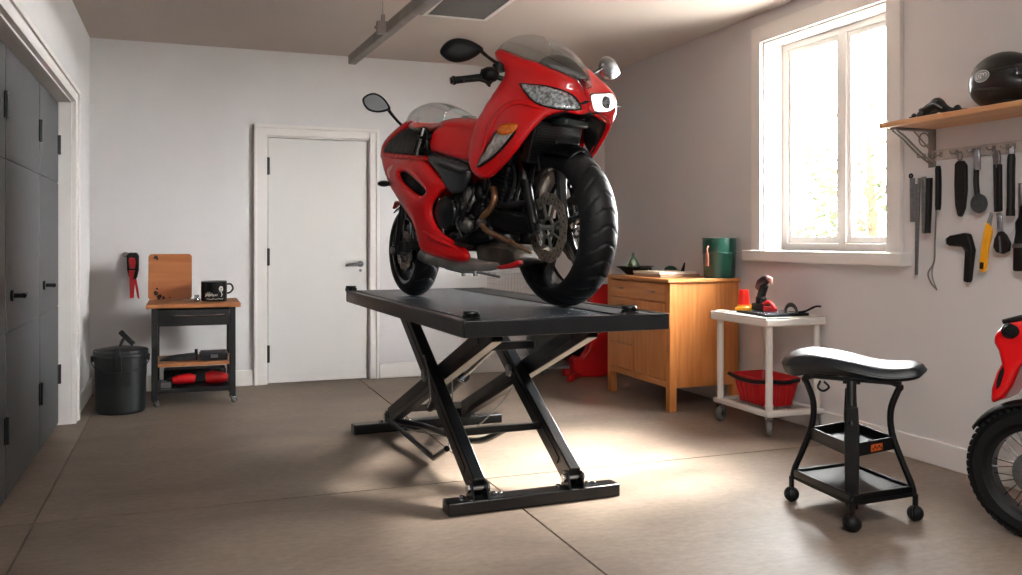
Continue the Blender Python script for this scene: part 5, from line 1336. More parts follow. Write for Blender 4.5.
# ---------------------------------------------------------------- forks
def pt(w, x, y, z, yaw, R): 
    return Vector((w, 0, R))+Matrix.Rotation(yaw, 3, 'Z') @ Vector((x, y, z))
for sg in (-1, 1):
    ax_ = pt(WXF, -.03, sg*.132, 0, steerF, RF); tp = pt(WXF, -.19, sg*.132, .43, steerF, RF); md = ax_.lerp(tp, .45); up_ = ax_.lerp(tp, 1.45)
    b = MB(); b.tube([ax_-(tp-ax_)*.06, ax_, ax_.lerp(tp, .12), md], [.020, .027, .024, .026], 18); b.tube([md, ax_.lerp(tp, .50)], [.030, .030], 18); b.tube([ax_+Vector((0, -sg*.012, 0)), ax_+Vector((0, sg*.02, 0))], .028, 18)
    o = b.build('fork_lower', 'black', bike)
    b = MB(); b.tube([ax_.lerp(tp, .49), ax_.lerp(tp, .98)], .0185, 18); b.build('fork_tube', 'chrome', o)
    b = MB(); b.tube([ax_.lerp(tp, .86), up_], .025, 18); b.build('fork_upper', 'black', o)
    # caliper
    c = pt(WXF, -.095, sg*.088, .075, steerF, RF)
    b = MB(); b.box(c, (.055, .05, .10), Matrix.Rotation(steerF, 3, 'Z') @ Matrix.Rotation(-.6, 3, 'Y')); b.beam(c, ax_.lerp(tp, .2), .02, .03); b.build('brake_caliper', 'engine', bike, bevel=.008, bseg=3)
b = MB(); q = [pt(WXF, -.17-.018, 0, .47, steerF, RF), pt(WXF, -.20, 0, .56, steerF, RF)]
for p in q: b.beam(p+Matrix.Rotation(steerF, 3, 'Z') @ Vector((0, -.14, 0)), p+Matrix.Rotation(steerF, 3, 'Z') @ Vector((0, .14, 0)), .07, .03)
b.tube([q[0]+Vector((-.03, 0, -.04)), q[1]+Vector((-.05, 0, .06))], .03, 14); b.build('fork_yoke', 'alu', bike, bevel=.004)
for p0, p1, r in (((.40, -.10, .80), (.47, -.085, .62), .006), ((.36, -.06, .86), (.50, -.06, .60), .005), ((.40, .02, .84), (.52, -.02, .72), .006), ((.44, .06, .84), (.50, .09, .55), .006)):
    b = MB(); a, c = Vector(p0), Vector(p1); b.tube(smoothpts([a, a.lerp(c, .5)+Vector((.03, -.01, 0)), c], 6), r, 8); b.build('brake_hose', 'blackp', bike)
# front mudguard: thin black arc over the tyre
b = MB(); vs = []; fs = []; n = 30
for k in range(n+1):
    a = math.radians(62+78*k/n)
    for j in range(9):
        t = -1+2*j/8; r_ = RF+.018-.045*abs(t)**2.2; vs.append(pt(WXF, math.cos(a)*r_, t*.098*(1-.4*max(0, (5-k)/5)), math.sin(a)*r_, steerF, RF))
for k in range(n):
    for j in range(8): fs.append((k*9+j, k*9+j+1, (k+1)*9+j+1, (k+1)*9+j))
b.add(vs, fs); o = b.build('front_mudguard', 'black', bike, solid=.005, smooth=60)
for sg in (-1, 1): MB().beam(pt(WXF, -.10, sg*.088, .33, steerF, RF), pt(WXF, -.095, sg*.112, .20, steerF, RF), .03, .008).build('mudguard_stay', 'black', o, bevel=.002)

# ---------------------------------------------------------------- front fairing
def L3(lst): return [BP(u, v, s) for u, v, s in lst]
front = L3([(498.7, 49.5, .165), (511, 54, .165), (524.8, 59.5, .150), (538, 63.5, .130), (550, 69, .105), (564, 74.5, .070), (577, 81, .030), (583.5, 91, .003), (587.5, 102, .0), (589.5, 111, .002),
            (580, 114.5, .045), (563, 112, .100), (546.8, 116.5, .145), (536, 126, .175), (527, 137, .195), (518, 149, .205), (508, 161, .21), (500, 170, .205), (491, 177, .20), (481, 178.5, .20), (473.5, 173, .195), (470, 164, .195), (470.3, 148, .19), (476, 126, .185), (485, 108, .18), (496, 91, .175), (505, 76, .17), (504, 67, .165), (496, 58, .16)])
SF = Sheet(front, bulge=.026, bw=.075, rnd=3, step=.016)
pair('front_fairing', SF, 'red', solid=.007, sides=(1,))
far = [Vector((p.x, -max(-p.y, .168), p.z)) for p in front]
SFF = Sheet(far, bulge=.015, bw=.06, rnd=3, step=.018); pair('front_fairing', SFF, 'red', solid=.007, sides=(-1,))
nose = L3([(583.5, 90.5, .003), (587.5, 101, .0), (589.5, 111.5, .002), (596, 113, -.05), (604, 116.5, -.11), (611, 124, -.165), (615.5, 114, -.175), (616, 104, -.178), (614.5, 96, -.178), (610, 89.5, -.172), (603, 82.5, -.16), (596, 76, -.145), (589, 70, -.125), (583, 67.5, -.10), (579.5, 70, -.06), (581, 78, -.025)])
SN = Sheet(nose, bulge=.010, bw=.03, rnd=3, step=.014, front=True)
SN.mb().build('nose_panel', 'red', bike, solid=.006, smooth=60)
chin_in = Sheet([Vector((p.x, p.y, p.z)) for p in L3([(586, 117, -.06), (598, 118.5, -.11), (606, 124, -.15), (603, 134, -.175), (596, 147, -.185), (590.5, 156, -.188), (588, 150, -.185), (584, 140, -.18)])], bulge=0, rnd=2, step=.02)
chin_in.mb().build('chin_liner', 'blackp', bike, solid=.006, smooth=60)
# headlights: recessed reflector under a clear lens, on each side of the nose
hl = [(521.6, 84.6), (532, 85.2), (545, 86.4), (557, 89.5), (568, 93.2), (576, 99), (581.5, 108.5), (571, 109.2), (558, 108.4), (546, 105.5), (536, 101.5), (530, 95.5)]
Q = overlay(SF, hl, .005, 0, rnd=2); QG = overlay(SF, hl, .010, .006, rnd=2, bw=.03)
Qb = overlay(SF, [(519.8, 83.6), (532, 84), (545, 85), (558, 88.2), (569, 92), (577.5, 98), (583, 109.8), (571, 110.6), (557, 109.8), (545, 106.8), (535, 102.8), (528.5, 96.5)], .0015, 0, rnd=2)
h = Qb.mb(1).build('headlight', 'blackp', bike, solid=.004, smooth=60)
Q.mb(1).build('reflector', 'lens', h, solid=.002, smooth=60)
QG.mb(1).build('lens', 'lensclear', h, solid=.0015, smooth=60)
b = MB()
for (u, v, r) in ((556, 99, .030), (541, 94, .024)):
    p = SF.px(u, v, .004); b.lathe([(0, -.002), (r*.4, -.004), (r*.75, .0), (r, .003), (r*.95, .001)], (p.x, p.y, p.z), (.5, -.85, .1), 24)
b.build('bulb_bowl', 'lens', h)
def fsheet(uv, off, sf):
    out = []
    for u, v in uv:
        p = SN.px(u, v); out.append(Vector((p.x+off, p.y, p.z)))
    return Sheet(out, bulge=sf, bw=.03, rnd=2, step=.010, front=True)
h = fsheet([(589.5, 94.5), (596, 93.3), (604, 93), (611.5, 93), (614.5, 99), (614.5, 107), (610, 112), (602, 113), (593, 112), (590.8, 104)], .002, 0).mb().build('headlight', 'blackp', bike, solid=.004, smooth=60)
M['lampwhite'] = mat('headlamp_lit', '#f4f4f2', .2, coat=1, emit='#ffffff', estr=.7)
fsheet([(590.5, 95.5), (597, 94.3), (604, 94), (611, 94), (613.5, 99.5), (613.5, 106.5), (609, 111), (602, 112), (594, 111), (591.6, 104)], .006, .004).mb().build('lamp_face', 'lampwhite', h, solid=.002, smooth=60)
p = SN.px(604.5, 103); b = MB(); b.lathe([(0, .006), (.016, .008), (.026, .004), (.030, -.004)], (p.x+.014, p.y, p.z), (1, 0, 0), 28, sy=1.0); b.build('projector', 'mirror', h)
# black seam above headlight and turn signal with clear tail
tl = [(515.5, 130), (511, 137), (503, 147), (494, 156), (485, 162), (479, 166.5), (482, 158), (487.5, 149), (493, 140), (498, 132.5), (505, 131)]
TQ = overlay(SF, tl, .005, .003, rnd=2)
tb = overlay(SF, [(518, 128), (513, 138.5), (504, 149), (495, 158), (486, 164.5), (478, 168), (480.5, 159), (486, 148.5), (491.5, 139), (497, 131), (506, 129)], .003, 0, rnd=2)
oq = [(501, 126.2), (509, 123.8), (519.3, 124.2), (518.5, 129), (512, 134.5), (504, 135.5), (499, 132.6)]
OQ = overlay(SF, oq, .007, .006, rnd=2)
for sg in (1, -1):
    h = tb.mb(sg).build('turn_signal', 'blackp', bike, solid=.002, smooth=60)
    TQ.mb(sg).build('clear_section', 'signalclear' if 'signalclear' in M else mat('signal_clear', '#b9b3b0', .2, metal=.3, var=.45, vscale=40, coat=.8), h, solid=.002, smooth=60)
    OQ.mb(sg).build('orange_lens', 'orange', h, solid=.003, smooth=60)
# crease line panel along the fairing side
cr = overlay(SF, [(497, 112), (506, 104), (520, 100), (532, 104), (545, 109), (536, 108.5), (520, 104.5), (507, 109), (499, 117), (488, 140), (482, 158), (484, 140), (490, 124)], .002, .003, rnd=2, bw=.008)
pair('fairing_crease', cr, 'red', solid=.002)
# far side lower lip of the fairing, seen past the wheel
FL_ = Sheet([Vector((p.x, -abs(p.y), p.z)) for p in L3([(590.5, 112, -.02), (600, 112.5, -.09), (608, 117, -.14), (611.5, 124, -.165), (607, 134, -.18), (600, 146, -.19), (592, 158, -.195), (589.5, 154, -.185), (598, 138, -.175), (603, 125, -.155), (598, 118.5, -.10)])], bulge=.01, bw=.02, rnd=2, step=.012)
pair('chin_lip', FL_, 'red', solid=.008, sides=(-1,))
# ---------------------------------------------------------------- windscreens
def screen(stations, seg=28, p=2.0):
    """stations: (x of foot, half width, z of foot, x of crown, z of crown) from the front tip to the rear edge"""
    vs = []; fs = []
    for (xf, w, zf, xc, zc) in stations:
        for k in range(seg+1):
            a = PI*k/seg; c = math.cos(a); s_ = math.sin(a)
            y = -w*math.copysign(abs(c)**(2/p), c); h = abs(s_)**(2/p)
            vs.append(Vector((xf+(xc-xf)*h, y, zf+(zc-zf)*h)))
    n = seg+1
    for i in range(len(stations)-1):
        for k in range(seg): fs.append((i*n+k, i*n+k+1, (i+1)*n+k+1, (i+1)*n+k))
    return MB().add(vs, fs)
def lerp_st(st, m):
    P = [Vector(s[:3]) for s in st]; Qx = [Vector((s[3], s[4], 0)) for s in st]
    A = smoothpts(P, m); B = smoothpts(Qx, m); return [(a.x, max(.001, a.y), a.z, b.x, b.y) for a, b in zip(A, B)]
ft = [BP(u, v, s) for u, v, s in ((583.5, 91, .003), (577, 81, .030), (564, 74.5, .070), (550, 69, .105), (538, 63.5, .130), (524.8, 59.5, .150), (511, 54, .165), (498.7, 49.5, .165))]
cz = [(.712, .985), (.690, 1.035), (.650, 1.090), (.600, 1.140), (.545, 1.185), (.485, 1.225), (.430, 1.250), (.375, 1.268)]
st = [(p.x, -p.y+.001, p.z+.004, c[0], c[1]) for p, c in zip(ft, cz)]
ws = screen(lerp_st(st, 5)).build('windscreen', 'shield', bike, solid=.003, smooth=70)
dk = [(x*.0+xf-.006, w*.94, zf-.004, xc-.012, zf+(zc-zf)*.55) for (xf, w, zf, xc, zc) in st[1:5] for x in (0,)]
screen(lerp_st(dk, 4)).build('dash_cowl', 'blackp', bike, solid=.003, smooth=70)
b = MB(); b.tube(smoothpts([p+Vector((0, -.001, .006)) for p in ft[::-1]]+[Vector((p.x, -p.y+.001, p.z+.006)) for p in ft[1:]], 3), .0018, 6); b.build('screen_seal', 'chrome', ws)  # thin chrome strip stands in for the whitish highlight along the screen foot
# instrument binnacle behind the screen
b = MB(); b.box((.36, 0, 1.09), (.05, .20, .11), Matrix.Rotation(-.5, 3, 'Y')); b.box((.42, 0, 1.03), (.16, .26, .05)); b.build('instrument_cluster', 'blackp', bike, bevel=.012)

# ---------------------------------------------------------------- bars and mirrors
ba = BP(485, 77, .24); bb_ = BP(452.5, 80.5, .37); 
for sg in (1, -1):
    a = Vector((ba.x, ba.y*sg, ba.z)); e = Vector((bb_.x, bb_.y*sg, bb_.z)); r0 = Vector((.36, -.10*sg, 1.03)); d = (e-a)
    b = MB(); b.tube(smoothpts([r0, a-d*.25+Vector((0, 0, .0)), a, e], 5), .012, 12); hbm = b.build('handlebar', 'black', bike)
    b = MB(); b.tube([a+d*.02, a+d*.2, a+d*.6, a+d*.97], [.017, .0175, .0165, .0175], 16); b.tube([a+d*.93, a+d*1.0], .021, 16); b.build('grip', 'rubber', hbm)
    b = MB(); b.tube([a+d*1.0, a+d*1.07], [.014, .017], 14); b.build('bar_end', 'black', hbm, bevel=.003)
    c = a-d*.14; b = MB(); b.ball(c+Vector((0, 0, .008)), .046, 18, (1, 1, .8)); b.box(c+Vector((-.01, 0, .01)), (.06, .06, .05), Matrix.Rotation(.5, 3, 'Z')); b.build('switchgear', 'blackp', hbm, bevel=.01)
    lv = Vector((.05, 0, -.012)); b = MB(); b.tube(smoothpts([c+Vector((.02, 0, -.02)), a+d*.1+lv+Vector((0, 0, -.02)), a+d*.45+lv, a+d*.85+lv*.9], 5), .0065, 10); b.tube(smoothpts([c+Vector((0, 0, -.02)), a-d*.05+Vector((.02, 0, -.045)), a+d*.15+Vector((.04, 0, -.03))], 5), .005, 8); b.build('lever', 'black', hbm)
    b = MB(); q = c+Vector((.02, .04*sg, .025)); b.lathe([(0, 0), (.028, 0), (.03, .03), (.028, .034), (0, .034)], q, (0, 0, 1), 20); b.build('fluid_reservoir', 'blackp', hbm)
def mirror_obj(cu, cv, s, hu, hv, tail, stem, pm, front_dark=True, name='mirror'):
    """leaf-shaped housing in the plane facing along the bike, thickness along x"""
    c = BP(cu, cv, s)
    return c
def leaf(n=40, pw=.75):
    out = []
    for k in range(n):
        a = 2*PI*k/n; x = math.cos(a); z = math.sin(a)*(1-.38*abs(math.cos(a))**3)
        out.append((x, z*(1.05-.28*x)*(1 if z > 0 else .92)))
    return out
def mirror(c, W2, H2, yawm, roll, flip, foot, matb, namem='mirror'):
    R_ = Matrix.Rotation(yawm, 3, 'Z') @ Matrix.Rotation(roll, 3, 'X')
    b = MB(); L_ = leaf(); n = len(L_); vs = []; fs = []; lev = [(-.026, .30), (-.024, .62), (-.017, .86), (-.006, .97), (.006, 1.0), (.010, .97)]
    for (d, k) in lev:
        for (y, z) in L_: vs.append(c+R_ @ Vector((-d*flip, y*W2*k, z*H2*k)))
    for i in range(len(lev)-1):
        for j in range(n): fs.append((i*n+j, i*n+(j+1) % n, (i+1)*n+(j+1) % n, (i+1)*n+j))
    fs.append(tuple(range(n))); fs.append(tuple((len(lev)-1)*n+j for j in range(n)))
    b.add(vs, fs); m_ = b.build(namem, matb, bike, smooth=50)
    b = MB(); b.prism([c+R_ @ Vector((-.0095*flip, y*W2*.84, z*H2*.80)) for y, z in L_], R_ @ Vector((-.003*flip, 0, 0))); b.build('mirror_glass', 'mirror', m_)
    b = MB(); root = c+R_ @ Vector((.005*flip, W2*.85*(1 if foot.y > c.y else -1), -H2*.15)); b.tube(smoothpts([root, root.lerp(foot, .3)+Vector((0, 0, -.004)), root.lerp(foot, .7)+Vector((0, 0, -.004)), foot], 4), [.009]*4+[.008]*8+[.012], 10); b.build('mirror_stem', 'black', m_)
    return m_
viewyaw = math.atan2(0, 1)
mc = BP(462, 50.5, .40); mf = BP(499, 64, .19)
mirror(mc, .100, .052, -.52, .12, 1, mf, 'blackp')
mc2 = BP(609.5, 69.5, -.33); mf2 = BP(590, 74, -.17)
mirror(mc2, .085, .056, .10, -.1, 1, mf2, mat('silver_housing', '#7d8184', .25, metal=.7, coat=.5))
b = MB(); p = BP(613, 105, -.17); p2 = BP(622, 107.5, -.24); b.tube([p, p2], [.006, .004], 8); b.build('marker_peg', 'steel', bike)

# ---------------------------------------------------------------- radiator and inner nose
b = MB(); R_ = Matrix.Rotation(.32, 3, 'Y')
b.box((.47, 0, .755), (.05, .32, .20), R_); rad = b.build('radiator', 'blackp', bike, bevel=.006)
b = MB()
for i in range(15): b.box(Vector((.47, 0, .755))+R_ @ Vector((.026, 0, -.09+.0128*i)), (.004, .29, .004), R_)
b.build('radiator_fin', 'engine', rad)['kind'] = 'stuff'
b = MB(); vs = []; fs = []; n = 20
for i, (x0, z0, w0) in enumerate(((.69, .905, .05), (.66, .865, .11), (.60, .845, .15), (.52, .84, .165), (.42, .85, .165))):
    for k in range(n+1): a = -1+2*k/n; vs.append((x0-.03*a*a, a*w0, z0+.02*(1-a*a)))
for i in range(4):
    for k in range(n): fs.append((i*(n+1)+k, i*(n+1)+k+1, (i+1)*(n+1)+k+1, (i+1)*(n+1)+k))
b.add(vs, fs); b.build('inner_cowl', 'blackp', bike, solid=.006)
b = MB(); b.box((.58, .0, .835), (.10, .16, .04), Matrix.Rotation(.1, 3, 'Y')); b.build('air_intake', mat('dark_green_grey', '#1d2a2a', .25, coat=.5), bike, bevel=.012)
b = MB(); b.cyl((.50, .07, .60), (.47, .07, .84), .016); b.build('damper', 'chrome', bike)

# ---------------------------------------------------------------- tank, seat, frame spars
tank = L3([(431.5, 141, .13), (436, 131.5, .10), (443, 125, .07), (452, 120, .05), (464, 118.5, .04), (480, 119.5, .04), (500, 125, .04), (512, 140, .10), (508, 160, .15), (490, 166, .16), (468.5, 161.8, .165), (453, 157.5, .165), (440, 154, .16), (432.5, 151, .15)])
ST = Sheet(tank, bulge=.045, bw=.10, rnd=3, step=.018); pair('fuel_tank', ST, 'red', solid=.006)
b = MB()    # centre strip joins both tank halves
vs = []; fs = []; prof = L3([(431, 147, 0), (434, 131, 0), (443, 123, 0), (452, 118, 0), (464, 116.2, 0), (480, 117, 0), (500, 122, 0)])
prof = smoothpts([Vector((p.x, 0, p.z)) for p in prof], 4)
tk = smoothpts(tank[:7], 4) if False else None
for i, p in enumerate(prof):
    for k in range(9):
        a = -1+2*k/8; vs.append((p.x+.01*0, a*.115, p.z-.012-.052*abs(a)**2.4))
for i in range(len(prof)-1):
    for k in range(8): fs.append((i*9+k, i*9+k+1, (i+1)*9+k+1, (i+1)*9+k))
b.add(vs, fs); b.build('tank_top', 'red', bike, solid=.006, smooth=60)
cp = BP(469, 118, 0); b = MB(); b.lathe([(0, .012), (.035, .012), (.042, .004), (.044, -.006)], (cp.x, 0, cp.z-.004), (0, 0, 1), 28); b.build('filler_cap', 'steel', bike)
seatp = L3([(427, 158.5, .165), (434, 153.5, .165), (444, 156, .168), (456, 160, .172), (468, 163.5, .175), (471.5, 168, .18), (472, 176, .185), (467, 186, .185), (461, 193, .18), (452, 193, .18), (446, 186, .18), (438, 172, .175)])
M['sidepanel'] = mat('side_panel_grey', '#24282c', .35, coat=.3, var=.15)
SS = Sheet(seatp, bulge=.022, bw=.04, rnd=3, step=.014); pair('side_panel', SS, 'sidepanel', solid=.007)
cr = overlay(SS, [(438, 163), (450, 167), (461, 171), (468, 169.5), (469.5, 171.5), (461, 174), (449, 170), (439, 166)], .0015, .003, rnd=2, step=.008, bw=.005); pair('panel_crease', cr, 'blackp', solid=.002)
b = MB(); b.tube(smoothpts([(-.30, 0, .80), (-.18, 0, .76), (0, 0, .72), (.2, 0, .74), (.40, 0, .86)], 5), [.10]*7+[.11]*7+[.09]*7, 18, flat=.5); b.build('frame_spine', 'black', bike)

# ---------------------------------------------------------------- rear body: tail cockpit and big lower fairing
rear = L3([(382.5, 155, .045), (383.3, 163, .070), (387, 176, .105), (393.5, 190, .135), (401, 203, .155), (409, 215, .17), (415, 226, .18), (418.5, 238, .185), (421.5, 249, .19), (430, 254.5, .195), (443, 258.5, .195), (457, 261, .195), (467, 260.5, .19), (470.5, 256, .185), (466, 249, .185), (455, 241.5, .19), (445, 235, .195), (436.5, 225, .195), (432.3, 212, .195), (434.5, 201.5, .195), (441, 193, .19), (447.5, 186, .185), (442, 179, .185), (434, 170.5, .18), (426, 160, .17), (412, 158.5, .15), (397, 157.5, .10)])
vent = L3([(399.8, 174, .165), (404, 171.5, .170), (409.5, 173.5, .175), (416, 179.5, .185), (422, 185.5, .195), (426.3, 191, .20), (424, 195, .20), (419, 195.3, .195), (411, 189, .185), (404, 182, .175)])
SR = Sheet(rear, bulge=.020, bw=.05, rnd=3, step=.016); 
def in_vent(): return vent
SR2 = Sheet(rear, bulge=.020, bw=.05, rnd=3, step=.016, holes=[[SR.at(p.x, p.z) for p in [SR.px(u, v) for u, v in ((399.8, 174), (404, 171.5), (409.5, 173.5), (416, 179.5), (422, 185.5), (426.3, 191), (424, 195), (419, 195.3), (411, 189), (404, 182))]]])
pair('lower_fairing', SR2, 'red', solid=.007)
VI = overlay(SR, [(398, 173), (404, 169.5), (410.5, 172), (417, 178), (423.5, 184.5), (428, 191), (425, 196.5), (418, 197), (410, 190.5), (402.5, 183)], -.014, 0, rnd=2); pair('air_vent', VI, 'blackp', solid=.004)
sw = overlay(SR, [(423, 231), (432, 234), (441, 237.5), (452, 243.5), (460, 250), (452, 247.5), (440, 243.5), (430, 239)], .0015, .006, rnd=2, bw=.012); pair('fairing_swage', sw, 'red', solid=.002)
# pale flecked graphic on the tail flank
gr = overlay(SR, [(390, 167), (396, 165), (398, 170), (396.5, 179), (400, 190), (396, 188), (391, 180), (388, 173)], .0012, 0, rnd=2, step=.01)
M['graphic'] = mat('fleck_graphic', '#d8a9a4', .35, col2='#cc1015', vscale=45); pair('graphic', gr, 'graphic', solid=.001)
band = L3([(410.5, 119.5, .085), (403.5, 124, .09), (396.5, 129.5, .085), (390.5, 135, .075), (385.5, 141, .062), (382.5, 148, .048), (382, 156, .042), (383, 158, .066), (397, 158.5, .114), (412, 159.5, .162), (427, 161, .182), (427.5, 156.5, .182), (411, 155.5, .160), (397, 154.2, .114), (386, 152.5, .070), (386.5, 147.5, .065), (392, 140, .08), (399, 133.5, .09), (406, 129, .095), (410.5, 124, .09)])
SB_ = Sheet(band, bulge=.008, bw=.015, rnd=2, step=.010); pair('tail_rim', SB_, 'red', solid=.008)
dark = L3([(385.5, 154, .05), (386, 147, .055), (392, 139, .07), (400, 132.5, .08), (407, 128.5, .085), (416, 128, .09), (424, 130, .10), (431, 131, .11), (434, 143, .135), (431, 158, .16), (411, 157.5, .135), (397, 156, .09)])
SD = Sheet(dark, bulge=.018, bw=.04, rnd=2, step=.014); pair('tail_cover', SD, mat('crinkled_vinyl', '#0e1114', .5, bump=.6, bscale=22), solid=.006)
b = MB(); vs = []; fs = []       # tail closing strip between both rims
tp_ = [BP(u, v, 0) for u, v in ((410.5, 121), (397, 131), (386.5, 142), (383, 152), (384.5, 164), (388.5, 178), (396, 190))]
wd = (.085, .085, .062, .045, .06, .10, .13)
tuv = ((410.5, 121), (397, 131), (386.5, 142), (383, 152), (384.5, 164), (388.5, 178), (396, 190))
for (u_, v_), w_ in zip(tuv, wd):
    p = BP(u_, v_, w_)
    for k in range(9): a = -1+2*k/8; vs.append((p.x-.02*(1-a*a)+.004, a*w_, p.z))
for i in range(len(tp_)-1):
    for k in range(8): fs.append((i*9+k, i*9+k+1, (i+1)*9+k+1, (i+1)*9+k))
b.add(vs, fs); b.build('tail_cap', 'red', bike, solid=.006, smooth=60)
# tail screen: clear bubble
rs = []
fl = [BP(u, v, s) for u, v, s in ((407, 131, .03), (408, 130, .09), (414, 131, .13), (424, 131.5, .145), (434, 131, .135), (443, 127, .12))]
rc = [BP(u, v, 0) for u, v in ((411, 127), (415, 117), (423, 108.5), (435, 103.5), (447, 103.8), (459, 109))]
st2 = [(f.x, -f.y, f.z, c.x, c.z) for f, c in zip(fl, rc)]
screen(lerp_st(st2, 5), p=2.3).build('tail_screen', 'shield', bike, solid=.003, smooth=70)
# forks, clocks and cables inside the tail cockpit
for k, (u0, v0, u1, v1, s, r, mm_) in enumerate(((424, 128, 417, 157, .17, .008, 'chrome'), (427, 130, 427, 158, .165, .012, 'black'), (421, 130, 414, 152, .16, .006, 'black'), (418, 137, 429, 140, .17, .010, 'black'), (420, 149, 430, 153, .17, .012, 'engine'))):
    b = MB(); a, c = BP(u0, v0, s), BP(u1, v1, s); b.tube(smoothpts([a, a.lerp(c, .5)+Vector((.01, -.008, 0)), c], 5), r, 10); b.build('cockpit_rod', mm_, bike)
b = MB(); 
for (u, v, r) in ((424, 131, .024), (428.5, 137, .022), (422, 143, .02), (428, 147, .024)): b.ball(BP(u, v, .155), r, 14, (1, .8, 1))
b.build('tail_yoke', 'engine', bike)
# tail mirror, turn lamp
mc3 = BP(376.7, 104, .24); mf3 = BP(402, 125.5, .085)
mirror(mc3, .080, .048, -.85, -.35, -1, mf3, 'blackp', 'mirror')
b = MB(); p = BP(384, 183.6, .17); b.ball(p, .040, 20, (1.0, .8, .42)); b.tube([p, BP(392, 185, .12)], .008, 8); b.build('tail_turn_lamp', 'blackp', bike)
# red hugger above the rear wheel
hg = BP(397.5, 204, .07); b = MB(); b.tube([BP(394.5, 208, .06), BP(398, 203, .07), BP(402, 203, .08)], [.012, .022, .02], 12, flat=.6); b.build('rear_reflector', 'redp', bike)
b = MB(); vs = []; fs = []; n = 18
for k in range(n+1):
    a = math.radians(20+100*k/n)
    for j in range(7): t = -1+2*j/6; r_ = RR+.016-.03*abs(t)**2.2; vs.append(pt(WXR, math.cos(a)*r_, t*.07, math.sin(a)*r_, steerR, RR))
for k in range(n):
    for j in range(6): fs.append((k*7+j, k*7+j+1, (k+1)*7+j+1, (k+1)*7+j))
b.add(vs, fs); b.build('rear_mudguard', 'blackp', bike, solid=.005, smooth=60)
for sg in (-1, 1):
    ax_ = pt(WXR, 0, sg*.095, 0, steerR, RR); tp = pt(WXR, .10, sg*.095, .36, steerR, RR)
    b = MB(); b.tube([ax_-(tp-ax_)*.05, ax_, ax_.lerp(tp, .5), ax_.lerp(tp, .55), tp], [.018, .022, .020, .016, .015], 14); b.box(ax_+Vector((.0, sg*.01, 0)), (.05, .03, .05)); b.build('rear_strut', 'black', bike, bevel=.003)
    b = MB(); c = pt(WXR, .05, sg*.08, .02, steerR, RR); b.box(c, (.10, .04, .06), Matrix.Rotation(steerR, 3, 'Z')); b.beam(c, (-.18, sg*.12, .30), .03, .05); b.build('rear_swingarm', 'black', bike, bevel=.006)

# ---------------------------------------------------------------- engine
b = MB()
b.box((.02, 0, .40), (.36, .28, .24), Matrix.Rotation(-.1, 3, 'Y')); b.box((.10, 0, .30), (.30, .24, .10)); b.build('crankcase', 'engine', bike, bevel=.025, bseg=3)
for sg in (1, -1):
    c = BP(449, 213, .16); yy = -.14*sg
    b = MB(); b.lathe([(0, .062), (.035, .062), (.05, .056), (.074, .052), (.082, .040), (.086, 0)], (c.x, yy, c.z), (0, -sg, 0), 40); cc2 = b.build('clutch_cover', mat('cover_black', '#15171a', .35, metal=.4, coat=.3) if sg == 1 else M['engine'], bike)
    b = MB()
    for k in range(8): a = 2*PI*k/8; b.cyl((c.x+.079*math.cos(a), yy-sg*.03, c.z+.079*math.sin(a)), (c.x+.079*math.cos(a), yy-sg*.046, c.z+.079*math.sin(a)), .0055, seg=8)
    b.build('cover_bolt', 'steel', cc2)
# cylinders with cooling fins, leaning forward
R_ = Matrix.Rotation(.35, 3, 'Y'); cc3 = Vector((.20, 0, .56))
b = MB(); b.box(cc3, (.15, .25, .24), R_); cyl_ = b.build('cylinder_block', 'engine', bike, bevel=.012)
for i in range(9):
    b = MB(); b.box(cc3+R_ @ Vector((0, 0, -.10+.024*i)), (.18, .28, .007), R_); b.build('cooling_fin', 'engine', cyl_, bevel=.002)
b = MB(); b.box(cc3+R_ @ Vector((0, 0, .15)), (.16, .27, .07), R_); b.build('cylinder_head', 'blackp', bike, bevel=.02, bseg=3)
# cases with visible aluminium texture
for (u, v, s, rx, ry, rz2, mm_) in ((470, 198, .145, .045, .03, .06, 'alu'), (462, 205, .15, .04, .03, .075, 'engine'), (478, 210, .14, .04, .03, .05, 'engine'), (466, 225, .15, .05, .03, .04, 'alu'), (457, 236, .15, .05, .03, .025, 'engine'), (480, 192, .13, .03, .03, .05, 'engine'), (486, 182, .13, .03, .03, .05, 'engine')):
    b = MB(); b.ball(BP(u, v, s), 1, 18, (rx, ry, rz2)); b.build('engine_case', mm_, bike)
rnd = random.Random(11)
b = MB()
for k in range(26):
    u = rnd.uniform(455, 492); v = rnd.uniform(188, 238); p = BP(u, v, rnd.uniform(.165, .18)); b.cyl(p, p+Vector((0, -.010, 0)), rnd.uniform(.005, .009), seg=6)
b.build('engine_bolt', 'steel', bike)['kind'] = 'stuff'
for k, pts in enumerate(([(470, 176, .15), (474, 190, .17), (468, 205, .175), (462, 222, .175)], [(486, 170, .14), (490, 184, .16), (484, 200, .165), (474, 216, .17)], [(452, 192, .17), (458, 205, .18), (456, 222, .18), (462, 238, .17)], [(480, 228, .16), (470, 232, .175), (460, 240, .175), (452, 238, .17)], [(500, 168, .12), (506, 185, .12), (500, 205, .13)], [(512, 160, .10), (515, 180, .10), (508, 204, .12)], [(520, 150, .08), (521, 175, .09), (516, 200, .10)])):
    b = MB(); b.tube(smoothpts(L3(pts), 5), .007 if k < 5 else .009, 8); b.build('hose', 'blackp' if k % 2 else 'engine', bike)
# bronzed exhaust header
for pts, r in (([(493, 188, .155), (494.5, 198, .17), (491, 208, .175), (484, 216, .18), (481, 222, .18)], .017), ([(481, 222, .18), (485, 229, .18), (497, 236, .175), (513, 243, .165)], .014), ([(513, 243, .165), (522, 248, .15), (531, 253, .14)], .007)):
    b = MB(); b.tube(smoothpts(L3(pts), 6), r, 14); b.build('exhaust_header', 'bronze', bike)
b = MB(); b.tube([BP(480, 221.5, .18), BP(483, 224, .182)], .022, 14); b.build('header_clamp', 'steel', bike)
